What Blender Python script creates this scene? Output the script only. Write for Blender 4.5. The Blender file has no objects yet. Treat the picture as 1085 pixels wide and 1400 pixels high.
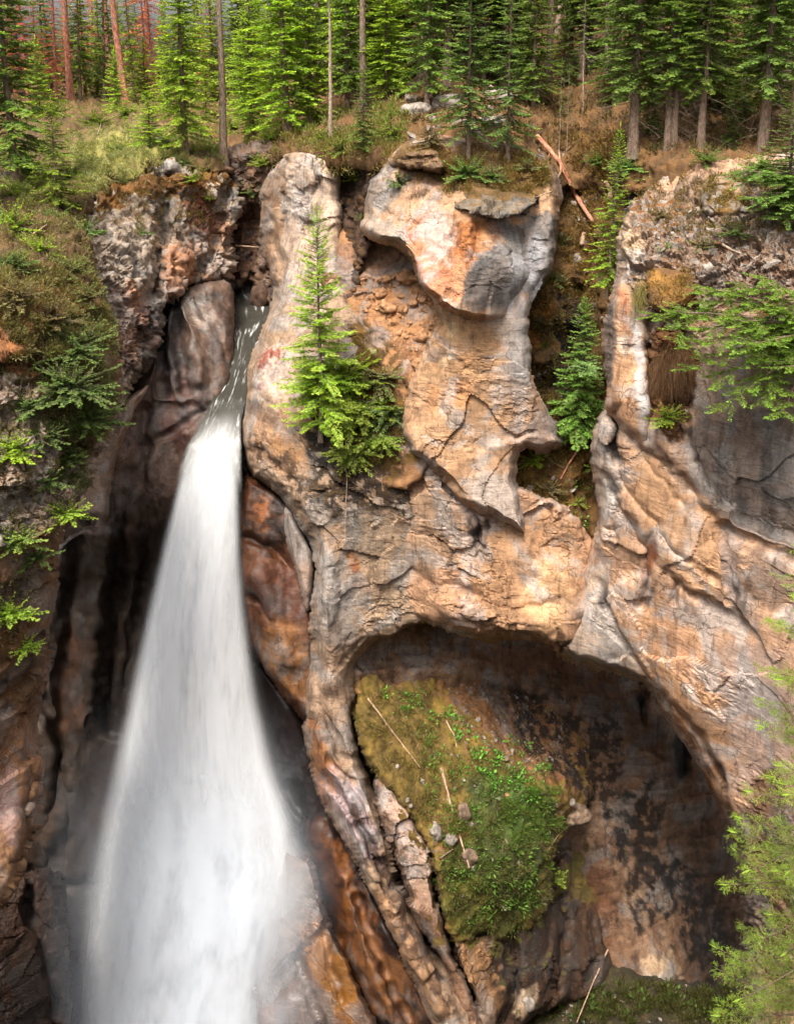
import bpy, math, random
import numpy as np
from mathutils import Vector
sc = bpy.context.scene
COLL = sc.collection
# ------------------------------------------------------------------ camera
F = 1345.0; CX = 542.5; CY = 400.0; PITCH = math.radians(12)
SP, CP = math.sin(PITCH), math.cos(PITCH)
cam_d = bpy.data.cameras.new('camera'); cam = bpy.data.objects.new('camera', cam_d); COLL.objects.link(cam)
cam.location = (0, 0, 0); cam.rotation_euler = (math.pi/2-PITCH, 0, 0)
cam_d.sensor_fit = 'VERTICAL'; cam_d.sensor_height = 36; cam_d.lens = F/1400*36
cam_d.shift_y = -300/1400; cam_d.clip_end = 2000; cam_d.clip_start = .1
sc.camera = cam

def W(px, py, Y):
    """world point seen at a photo position and lying Y metres away"""
    u = (np.asarray(px, float)-CX)/F; v = -(np.asarray(py, float)-CY)/F
    dy = CP+v*SP; dz = -SP+v*CP; t = Y/dy
    return np.stack([u*t, Y+0*t, dz*t], -1)

# ------------------------------------------------------------------ noise
def h3(ix, iy, iz, seed=0):
    with np.errstate(over='ignore'):
        h = (ix.astype(np.uint32)*np.uint32(374761393)+iy.astype(np.uint32)*np.uint32(668265263)
             + iz.astype(np.uint32)*np.uint32(2147483647-1234567)+np.uint32((seed*974634777+12345) & 0xffffffff))
        h = (h ^ (h >> np.uint32(13)))*np.uint32(1274126177)
        h = (h ^ (h >> np.uint32(16)))*np.uint32(2246822519)
        h = h ^ (h >> np.uint32(15))
    return h
_r = np.random.RandomState(5); _g = _r.randn(256, 3); _g /= np.linalg.norm(_g, axis=1)[:, None]; _g = _g.astype(np.float32)
def perlin(p, seed=0):
    p = np.asarray(p, np.float32); i = np.floor(p).astype(np.int64); f = p-i
    w = f*f*f*(f*(f*6-15)+10); out = np.zeros(p.shape[:-1], np.float32)
    for a in (0, 1):
        for b in (0, 1):
            for c in (0, 1):
                g = _g[h3(i[..., 0]+a, i[..., 1]+b, i[..., 2]+c, seed) & 255]
                d = (g[..., 0]*(f[..., 0]-a)+g[..., 1]*(f[..., 1]-b)+g[..., 2]*(f[..., 2]-c))
                out += d*(w[..., 0] if a else 1-w[..., 0])*(w[..., 1] if b else 1-w[..., 1])*(w[..., 2] if c else 1-w[..., 2])
    return out*1.5
def fbm(p, o=4, seed=0, gain=.5):
    s = 0; a = 1; p = np.asarray(p, np.float32)
    for k in range(o): s = s+a*perlin(p, seed+k); p = p*2.03+7.1; a *= gain
    return s
def ridged(p, o=4, seed=0):
    s = 0; a = 1; p = np.asarray(p, np.float32)
    for k in range(o): s = s+a*(.5-2*np.abs(perlin(p, seed+k))); p = p*2.07+3.7; a *= .5
    return s
def blocks(p, seed=0, tilt=.6):
    """faceted cells: each has its own level and its own tilted face"""
    p = np.asarray(p, np.float32); i = np.floor(p).astype(np.int64)
    best = np.full(p.shape[:-1], 9., np.float32); sec = best.copy(); val = np.zeros_like(best)
    for a in (-1, 0, 1):
        for b in (-1, 0, 1):
            for c in (-1, 0, 1):
                h = h3(i[..., 0]+a, i[..., 1]+b, i[..., 2]+c, seed)
                ox = (h & 255)/255.; oy = ((h >> 8) & 255)/255.; oz = ((h >> 16) & 255)/255.
                dx = p[..., 0]-i[..., 0]-a-ox; dy = p[..., 1]-i[..., 1]-b-oy; dz = p[..., 2]-i[..., 2]-c-oz
                d = dx*dx+dy*dy+dz*dz
                g = _g[(h >> 5) & 255]
                v = ((h >> 24) & 255)/255.-.5+tilt*(g[..., 0]*dx+g[..., 1]*dy+g[..., 2]*dz)
                m = d < best
                sec = np.where(m, best, np.minimum(sec, d)); val = np.where(m, v, val); best = np.where(m, d, best)
    e = np.sqrt(sec)-np.sqrt(best)
    return val, e
def sstep(a, b, x):
    t = np.clip((x-a)/(b-a+1e-9), 0, 1); return t*t*(3-2*t)

# ------------------------------------------------------------------ 2D outlines
def chaikin(P, closed, n=2):
    P = np.asarray(P, float)
    for _ in range(n):
        Q = []
        m = len(P); rng_ = range(m) if closed else range(m-1)
        if not closed: Q.append(P[0])
        for i in rng_:
            a, b = P[i], P[(i+1) % m]; Q += [a*.75+b*.25, a*.25+b*.75]
        if not closed: Q.append(P[-1])
        P = np.array(Q)
    return P
def roughen(P, seed, amp):
    out = []; n = len(P)
    for i in range(n):
        a, b = P[i], P[(i+1) % n]; m = max(1, int(np.hypot(*(b-a)[:2])/3.5)); out += [a+(b-a)*j/m for j in range(m)]
    P = np.array(out); q = np.stack([P[:, 0]/15., P[:, 1]/15., 0*P[:, 0]+seed], -1)
    P[:, 0] += amp*fbm(q, 3, 11, .42); P[:, 1] += amp*fbm(q, 3, 21, .42); return P
def dist_line(x, y, P, closed):
    """distance, nearest x,y, side sign, carried value"""
    n = len(P); best = np.full(x.shape, 1e9); bx = x.copy(); by = y.copy(); bs = np.zeros(x.shape); bk = np.ones(x.shape)
    for i in range(n if closed else n-1):
        a = P[i]; b = P[(i+1) % n]; ex, ey = b[0]-a[0], b[1]-a[1]; L = ex*ex+ey*ey+1e-9
        t = np.clip(((x-a[0])*ex+(y-a[1])*ey)/L, 0, 1); qx = a[0]+t*ex; qy = a[1]+t*ey
        d = (x-qx)**2+(y-qy)**2; m = d < best
        best = np.where(m, d, best); bx = np.where(m, qx, bx); by = np.where(m, qy, by)
        bs = np.where(m, np.sign(ex*(y-a[1])-ey*(x-a[0])), bs)
        if P.shape[1] > 2: bk = np.where(m, a[2]+t*(b[2]-a[2]), bk)
    return np.sqrt(best), bx, by, bs, bk
def grid_dist(xs, ys, P, maxd):
    """distance to a closed outline on a regular grid, exact up to maxd"""
    ny, nx = len(ys), len(xs); best = np.full((ny, nx), maxd*maxd*1.); X, Y = np.meshgrid(xs, ys); bx = X.copy(); by = Y.copy(); bk = np.ones((ny, nx)); ins = np.zeros((ny, nx), bool); n = len(P)
    for i in range(n):
        a = P[i]; b = P[(i+1) % n]
        if a[1] != b[1]:
            lo, hi = min(a[1], b[1]), max(a[1], b[1]); r0 = np.searchsorted(ys, lo, 'right'); r1 = np.searchsorted(ys, hi, 'right')
            if r1 > r0:
                yy = ys[r0:r1]; xc = (b[0]-a[0])*(yy-a[1])/(b[1]-a[1])+a[0]; ins[r0:r1] ^= xs[None] < xc[:, None]
        r0 = np.searchsorted(ys, min(a[1], b[1])-maxd); r1 = np.searchsorted(ys, max(a[1], b[1])+maxd); c0 = np.searchsorted(xs, min(a[0], b[0])-maxd); c1 = np.searchsorted(xs, max(a[0], b[0])+maxd)
        if r1 <= r0 or c1 <= c0: continue
        x = X[r0:r1, c0:c1]; y = Y[r0:r1, c0:c1]; ex, ey = b[0]-a[0], b[1]-a[1]; L = ex*ex+ey*ey+1e-9
        t = np.clip(((x-a[0])*ex+(y-a[1])*ey)/L, 0, 1); qx = a[0]+t*ex; qy = a[1]+t*ey; d = (x-qx)**2+(y-qy)**2; B = best[r0:r1, c0:c1]; m = d < B
        B[m] = d[m]; bx[r0:r1, c0:c1][m] = qx[m]; by[r0:r1, c0:c1][m] = qy[m]; bk[r0:r1, c0:c1][m] = (a[2]+t*(b[2]-a[2]))[m]
    return np.sqrt(best), bx, by, bk, ins
def inside(x, y, P):
    c = np.zeros(x.shape, bool); n = len(P)
    for i in range(n):
        x1, y1 = P[i][:2]; x2, y2 = P[(i+1) % n][:2]
        if y1 == y2: continue
        m = ((y1 > y) != (y2 > y)) & (x < (x2-x1)*(y-y1)/(y2-y1)+x1)
        c ^= m
    return c
def rbf(ctrl, x, y):
    C = np.array(ctrl, float); n = len(C); q = C[:, :2]/300.; v = 1/C[:, 2]
    K = np.linalg.norm(q[:, None]-q[None], axis=2)+np.eye(n)*1e-3*0
    A = np.zeros((n+3, n+3)); A[:n, :n] = K; A[:n, n] = 1; A[:n, n+1:] = q; A[n, :n] = 1; A[n+1:, :n] = q.T
    s = np.linalg.lstsq(A, np.r_[v, 0, 0, 0], rcond=None)[0]
    X = x/300.; Yv = y/300.; o = s[n]+s[n+1]*X+s[n+2]*Yv
    for i in range(n): o = o+s[i]*np.sqrt((X-q[i, 0])**2+(Yv-q[i, 1])**2+.0012)
    return 1/np.clip(o, 1/400., 1/3.)

def stonecol(h):
    c = lin(h); g = (c*np.array([.3, .55, .15])).sum(); return c*.96+g*.04
def lin(h):
    h = h.lstrip('#'); c = [int(h[i:i+2], 16)/255. for i in (0, 2, 4)]
    return np.array([((v+.055)/1.055)**2.4 if v > .04 else v/12.92 for v in c])

# ------------------------------------------------------------------ meshes and tags
def tag(o, label=None, cat=None, group=None, kind=None):
    if label: o['label'] = label
    if cat: o['category'] = cat
    if group: o['group'] = group
    if kind: o['kind'] = kind
    return o
def mesh_np(name, V, Fc, mats, attrs=None, smooth=True, tris=False):
    V = np.asarray(V, np.float32); Fc = np.asarray(Fc, np.int32); k = Fc.shape[1]
    me = bpy.data.meshes.new(name); me.vertices.add(len(V)); me.vertices.foreach_set('co', V.ravel())
    me.loops.add(Fc.size); me.loops.foreach_set('vertex_index', Fc.ravel())
    me.polygons.add(len(Fc)); me.polygons.foreach_set('loop_start', np.arange(0, Fc.size, k, dtype=np.int32))
    try: me.polygons.foreach_set('loop_total', np.full(len(Fc), k, np.int32))
    except Exception: pass
    me.polygons.foreach_set('use_smooth', np.full(len(Fc), smooth, bool))
    for nme, arr in (attrs or {}).items():
        arr = np.asarray(arr, np.float32)
        if arr.ndim == 2:
            a = me.color_attributes.new(nme, 'FLOAT_COLOR', 'POINT')
            a.data.foreach_set('color', np.c_[arr, np.ones(len(arr))].astype(np.float32).ravel())
        else:
            a = me.attributes.new(nme, 'FLOAT', 'POINT'); a.data.foreach_set('value', arr)
    me.update(); me.validate()
    for m in (mats if isinstance(mats, (list, tuple)) else [mats]): me.materials.append(m)
    return me
def link(name, me, parent=None, loc=None):
    o = bpy.data.objects.new(name, me); COLL.objects.link(o)
    if parent: o.parent = parent
    if loc is not None: o.location = loc
    return o
# ------------------------------------------------------------------ materials
def newmat(name):
    m = bpy.data.materials.new(name); m.use_nodes = True; nt = m.node_tree; nt.nodes.clear(); return m, nt
class N:
    def __init__(s, nt): s.nt = nt
    def __call__(s, typ, ins=None, **kw):
        n = s.nt.nodes.new(typ)
        for k, v in kw.items(): setattr(n, k, v)
        for k, v in (ins or {}).items():
            if isinstance(v, bpy.types.NodeSocket): s.nt.links.new(v, n.inputs[k])
            else: n.inputs[k].default_value = v
        return n
    def math(s, op, a, b=None, c=None, clamp=False):
        n = s.nt.nodes.new('ShaderNodeMath'); n.operation = op; n.use_clamp = clamp
        for i, v in enumerate((a, b, c)):
            if v is None: continue
            if isinstance(v, bpy.types.NodeSocket): s.nt.links.new(v, n.inputs[i])
            else: n.inputs[i].default_value = v
        return n.outputs[0]
    def ramp(s, x, a, b, lo=0., hi=1.):
        n = s.nt.nodes.new('ShaderNodeMapRange'); n.interpolation_type = 'SMOOTHSTEP'
        s.nt.links.new(x, n.inputs[0]); n.inputs[1].default_value = a; n.inputs[2].default_value = b
        n.inputs[3].default_value = lo; n.inputs[4].default_value = hi; return n.outputs[0]
    def mix(s, f, a, b, blend='MIX'):
        n = s.nt.nodes.new('ShaderNodeMix'); n.data_type = 'RGBA'; n.blend_type = blend
        for i, v in ((0, f), (6, a), (7, b)):
            if isinstance(v, bpy.types.NodeSocket): s.nt.links.new(v, n.inputs[i])
            else: n.inputs[i].default_value = v if i == 0 else (*v, 1)
        return n.outputs[2]
    def noise(s, vec, scale, detail=5, rough=.55, dist=0.):
        n = s.nt.nodes.new('ShaderNodeTexNoise'); s.nt.links.new(vec, n.inputs['Vector'])
        n.inputs['Scale'].default_value = scale; n.inputs['Detail'].default_value = detail
        n.inputs['Roughness'].default_value = rough; n.inputs['Distortion'].default_value = dist
        return n.outputs['Fac']
    def map(s, vec, scale, rot=(0, 0, 0)):
        n = s.nt.nodes.new('ShaderNodeMapping'); s.nt.links.new(vec, n.inputs[0])
        n.inputs['Scale'].default_value = scale; n.inputs['Rotation'].default_value = rot; return n.outputs[0]

def rock_mat(name, bump=.5, rot=(0, 0, 0)):
    m, nt = newmat(name); n = N(nt)
    co = n('ShaderNodeTexCoord').outputs['Object']
    A = lambda k: n('ShaderNodeAttribute', attribute_name=k)
    col = A('Col').outputs['Color']; moss = A('moss').outputs['Fac']; wet = A('wet').outputs['Fac']; rug = A('rug').outputs['Fac']
    big = n.noise(co, .45, 4); mid = n.noise(co, 2.2, 8, .68, .4); fine = n.noise(co, 13, 5, .65)
    strat = n.noise(n.map(co, (.55, .55, 9.0), rot), 1.7, 7, .7, .35)
    streak = n.noise(n.map(co, (3.2, 3.2, .32)), 1.5, 5, .6, .3)
    # tone variation of the stone itself
    c = n.mix(n.ramp(mid, .3, .75), n.mix(1, col, (.60, .56, .53), 'MULTIPLY'), n.mix(1, col, (1.25, 1.20, 1.14), 'MULTIPLY'))
    c = n.mix(n.math('MULTIPLY', n.ramp(strat, .53, .62), n.ramp(big, .40, .66, .08, .6)), c, n.mix(1, c, (.55, .48, .43), 'MULTIPLY')); c = n.mix(n.math('MULTIPLY', n.ramp(strat, .47, .40), .35), c, n.mix(1, c, (1.25, 1.2, 1.12), 'MULTIPLY'))
    c = n.mix(n.math('MULTIPLY', n.ramp(streak, .50, .68), .62), c, n.mix(1, c, (.50, .46, .44), 'MULTIPLY'))
    c = n.mix(n.math('MULTIPLY', n.ramp(n.noise(co, .9, 5, .6, .6), .56, .7), .22), c, n.mix(1, c, (1.12, .82, .55), 'MULTIPLY'))
    gr = n.noise(co, 9, 8, .82)
    c = n.mix(n.ramp(gr, .36, .48, .65, 0), c, n.mix(1, c, (.40, .35, .31), 'MULTIPLY')); c = n.mix(n.ramp(gr, .54, .66, 0, .7), c, n.mix(1, c, (1.38, 1.34, 1.28), 'MULTIPLY'))
    lum = n('ShaderNodeHueSaturation', {'Saturation': .35, 'Value': .92, 'Color': c}).outputs[0]
    c = n.mix(n.math('MULTIPLY', n.ramp(n.noise(co, .62, 6, .62, .8), .47, .60), .75), c, lum)
    stn = n.noise(n.map(co, (1.3, 1.3, .45)), 1.1, 7, .66, .7)
    c = n.mix(n.math('MULTIPLY', n.ramp(stn, .57, .64), .7), c, n.mix(1, c, (.40, .33, .28), 'MULTIPLY')); c = n.mix(n.math('MULTIPLY', n.ramp(stn, .40, .33), .5), c, n.mix(1, c, (1.30, 1.28, 1.24), 'MULTIPLY'))
    # pits, lichen specks and hairline cracks
    vor = n('ShaderNodeTexVoronoi', {'Scale': 1.0, 'Randomness': 1.0}, feature='DISTANCE_TO_EDGE')
    wv = n('ShaderNodeVectorMath', operation='ADD'); nt.links.new(n.map(co, (.9, .9, 1.7), rot), wv.inputs[0])
    wn = n('ShaderNodeTexNoise', {'Scale': 1.6, 'Detail': 4.0}); nt.links.new(co, wn.inputs['Vector']); nt.links.new(wn.outputs['Color'], wv.inputs[1])
    nt.links.new(wv.outputs[0], vor.inputs['Vector'])
    crack = n.math('MULTIPLY', n.ramp(vor.outputs['Distance'], 0, .030, 1, 0), n.ramp(n.noise(co, .8, 3), .46, .6))
    speck = n.ramp(n.noise(co, 17, 4, .75), .55, .63)
    patch = n.ramp(n.noise(co, 1.1, 4, .6), .42, .66)
    speck = n.math('MULTIPLY', speck, patch)
    pit = n.ramp(n.noise(co, 7.0, 6, .72, .4), .56, .66)
    pit = n.math('MULTIPLY', pit, rug)
    dark = n.math('MAXIMUM', n.math('MULTIPLY', crack, .75), n.math('MAXIMUM', n.math('MULTIPLY', speck, .45), n.math('MULTIPLY', pit, .8)))
    c = n.mix(dark, c, n.mix(1, c, (.22, .17, .13), 'MULTIPLY'))
    lich = n.math('MULTIPLY', n.ramp(n.noise(co, 9, 6, .7), .60, .68), n.math('MULTIPLY', rug, .7))
    c = n.mix(lich, c, (.40, .35, .30))
    # moss: painted areas plus upward ledges
    geo = n('ShaderNodeNewGeometry'); sep = n('ShaderNodeSeparateXYZ'); nt.links.new(geo.outputs['Normal'], sep.inputs[0])
    up = n.ramp(sep.outputs['Z'], .55, .95)
    mn = n.noise(co, 3.2, 6, .65)
    mm = n.math('ADD', n.math('ADD', moss, n.math('MULTIPLY', up, n.math('MULTIPLY', rug, .45))), n.math('MULTIPLY', n.math('SUBTRACT', mn, .5), 1.5))
    mm = n.ramp(mm, .46, .62)
    mcol = A('Mcol').outputs['Color']
    mv = n.noise(co, 1.3, 5, .6)
    mc = n.mix(n.ramp(mv, .35, .68), n.mix(1, mcol, (.62, .60, .55), 'MULTIPLY'), n.mix(1, mcol, (1.25, 1.2, 1.0), 'MULTIPLY'))
    mc = n.mix(n.math('MULTIPLY', n.ramp(n.noise(co, 22, 4, .7), .45, .7), .55), mc, n.mix(1, mc, (.40, .36, .30), 'MULTIPLY'))
    mc = n.mix(n.math('MULTIPLY', n.ramp(n.noise(co, 4.3, 5, .7), .56, .66), .45), mc, (.13, .065, .028))
    c = n.mix(mm, c, mc)
    rough = n.math('SUBTRACT', n.math('ADD', .80, n.math('MULTIPLY', fine, .15)), n.math('MULTIPLY', wet, n.ramp(mid, .3, .7, .35, .68)))
    rough = n.math('MAXIMUM', rough, n.math('MULTIPLY', mm, .95))
    rgh = n.noise(co, 3.4, 9, .78, .2)
    hgt = n.math('ADD', n.math('MULTIPLY', rgh, n.math('ADD', n.math('MULTIPLY', n.ramp(big, .42, .66), .05), n.math('ADD', .018, n.math('MULTIPLY', rug, .15)))), n.math('MULTIPLY', strat, .035))
    b = n('ShaderNodeBump', {'Strength': bump, 'Distance': 1.0, 'Height': hgt})
    p = n('ShaderNodeBsdfPrincipled', {'Base Color': c, 'Roughness': rough, 'Normal': b.outputs[0]})
    p.inputs['Specular IOR Level'].default_value = .45
    o = n('ShaderNodeOutputMaterial', {'Surface': p.outputs[0]})
    return m
ROCK = rock_mat('weathered_limestone', .75)
ROCKD = rock_mat('dipping_limestone', .75, (0, math.radians(-38), 0))
ROCKV = rock_mat('polished_limestone', .55, (0, math.radians(-62), 0))

def foliage_mat(name, trans=.35):
    m, nt = newmat(name); n = N(nt)
    col = n('ShaderNodeAttribute', attribute_name='Col').outputs['Color']
    oi = n('ShaderNodeObjectInfo')
    hs = n('ShaderNodeHueSaturation', {'Color': col, 'Value': n.ramp(oi.outputs['Random'], 0, 1, .85, 1.15), 'Hue': n.ramp(oi.outputs['Random'], 0, 1, .492, .506)})
    d = n('ShaderNodeBsdfPrincipled', {'Base Color': hs.outputs[0], 'Roughness': .65}); d.inputs['Specular IOR Level'].default_value = .25
    t = n('ShaderNodeBsdfTranslucent', {'Color': n.mix(1, hs.outputs[0], (1.5, 1.35, .7), 'MULTIPLY')})
    mx = n('ShaderNodeMixShader', {0: trans}); nt.links.new(d.outputs[0], mx.inputs[1]); nt.links.new(t.outputs[0], mx.inputs[2])
    n('ShaderNodeOutputMaterial', {'Surface': mx.outputs[0]})
    return m
FOL = foliage_mat('spruce_needles')
def bark_mat(name, c1, c2, s=1.):
    m, nt = newmat(name); n = N(nt); co = n('ShaderNodeTexCoord').outputs['Object']
    a = n.noise(n.map(co, (1, 1, .35)), 14*s, 6, .65, .5); b2 = n.noise(co, 2.5, 4)
    c = n.mix(n.ramp(a, .35, .65), c1, c2); c = n.mix(n.math('MULTIPLY', n.ramp(b2, .45, .7), .5), c, (.16, .15, .11))
    bp = n('ShaderNodeBump', {'Strength': .7, 'Distance': .04, 'Height': a})
    p = n('ShaderNodeBsdfPrincipled', {'Base Color': c, 'Roughness': .9, 'Normal': bp.outputs[0]})
    n('ShaderNodeOutputMaterial', {'Surface': p.outputs[0]}); return m
BARK = bark_mat('spruce_bark', (.085, .05, .032), (.24, .16, .115))
BARKP = bark_mat('pale_bark', (.16, .11, .075), (.42, .31, .23))
BARKR = bark_mat('red_bark', (.16, .05, .03), (.42, .17, .10))
DEAD = bark_mat('dead_wood', (.22, .12, .07), (.50, .33, .22), .7)
LOGM = bark_mat('bare_red_log', (.24, .07, .035), (.55, .24, .14), .5)
def stone_mat(name, c1, c2):
    m, nt = newmat(name); n = N(nt); co = n('ShaderNodeTexCoord').outputs['Object']
    a = n.noise(co, 5, 6, .65); b = n.noise(co, 24, 4, .7)
    c = n.mix(n.ramp(a, .35, .65), c1, c2); c = n.mix(n.math('MULTIPLY', n.ramp(b, .55, .65), .5), c, (.06, .04, .03))
    bp = n('ShaderNodeBump', {'Strength': .6, 'Distance': .05, 'Height': n.math('ADD', a, n.math('MULTIPLY', b, .3))})
    p = n('ShaderNodeBsdfPrincipled', {'Base Color': c, 'Roughness': .85, 'Normal': bp.outputs[0]})
    n('ShaderNodeOutputMaterial', {'Surface': p.outputs[0]}); return m
STN_O = stone_mat('ochre_stone', (.20, .095, .04), (.40, .21, .10))
STN_G = stone_mat('grey_stone', (.13, .11, .09), (.30, .25, .21))
STN_B = stone_mat('brown_stone', (.07, .042, .026), (.21, .14, .09))
STN_D = stone_mat('dark_wet_stone', (.035, .018, .010), (.10, .05, .028))

# ------------------------------------------------------------------ painted stone colour (stains, moss, beds, some shade)
PAINT = []
def paint(pts, c=None, a=1., soft=8, warp=10, fr=1.2, patch=None, line=None, moss=None, mcol=None, wet=None, rug=None, only=None, seed=0, sx=(1, 1, 1)):
    PAINT.append(dict(P=chaikin(pts, line is None, 2 if line is None else 1), c=None if c is None else stonecol(c)*ALB, a=a, soft=soft, warp=warp, fr=fr, patch=patch,
                      line=line, moss=moss, mcol=None if mcol is None else lin(mcol)*ALB, wet=wet, rug=rug, only=only, seed=seed, sx=np.array(sx, float)))
ALB = .80
MASS = {}
def smoothkind(P, px, py, kind):
    """relief of the surface in metres, positive towards the viewer"""
    if kind == 'rugged':
        w = np.stack([fbm(P*.5, 2, 30), fbm(P*.5, 2, 40), fbm(P*.5, 2, 50)], -1)
        v, e = blocks((P+w*.5)*np.array([.7, .7, .9]), 3, .8); v2, e2 = blocks((P+w*.3)*np.array([2.0, 2.0, 2.8]), 9, .9)
        v3, e3 = blocks((P+w*.2)*np.array([5.2, 5.2, 7.]), 12, .9)
        v4, e4 = blocks(P*np.array([10., 10., 13.]), 22, 1.)
        return .34*v+.21*v2+.075*v3+.018*v4+.22*fbm(P*.4, 3, 2)+.035*ridged(P*2.6, 4, 5)-.10*sstep(.12, 0, e2)-.06*sstep(.08, 0, e3)-.06*sstep(.08, 0, e)
    if kind == 'craggy':
        w = np.stack([fbm(P*.6, 2, 31), fbm(P*.6, 2, 41), fbm(P*.6, 2, 51)], -1)
        v, e = blocks((P+w*.35)*np.array([.42, .42, .55]), 4, .8); v2, e2 = blocks((P+w*.2)*np.array([1.1, 1.1, 2.2]), 8, .8)
        v3, e3 = blocks((P+w*.2)*np.array([3.4, 3.4, 7.]), 14, .9); pm = sstep(-.15, .35, fbm(P*.5, 3, 78))
        return .30*v+(.10*v2+.045*v3)*(.25+pm)+.22*fbm(P*.3, 3, 2)+.02*ridged(P*3, 4, 5)*pm-.035*sstep(.05, 0, e2)*pm
    if kind == 'face':
        w = np.stack([fbm(P*.5, 2, 31), fbm(P*.5, 2, 41), fbm(P*.5, 2, 51)], -1)
        v, e = blocks((P+w*.4)*np.array([.30, .30, .26]), 6, .6); v2, e2 = blocks((P+w*.3)*np.array([.9, .9, 1.5]), 8, .6)
        v3, e3 = blocks((P+w*.2)*np.array([3., 3., 6.]), 15, .9); pm = sstep(.05, .45, fbm(P*.42, 3, 77))
        return .20*v+.05*v2*(.2+pm)+.035*v3*(.08+pm)+.20*fbm(P*.28, 3, 2)+.018*ridged(P*np.array([1.6, 1.6, 3.]), 4, 5)*(.4+pm)-.025*sstep(.05, 0, e2)*pm
    if kind == 'smooth':
        q = P*np.array([1., 1., .35])
        return .30*fbm(q*.5, 2, 2)+.06*ridged(q*1.4, 4, 5)+.022*ridged(P*np.array([4, 4, 2.]), 4, 7)
    if kind == 'ground':
        return .30*fbm(P*.45, 4, 2)+.13*fbm(P*1.7, 3, 5)+.10*np.abs(fbm(P*3, 3, 8))+.05*ridged(P*7, 2, 9)
    return 0*P[..., 0]

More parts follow.
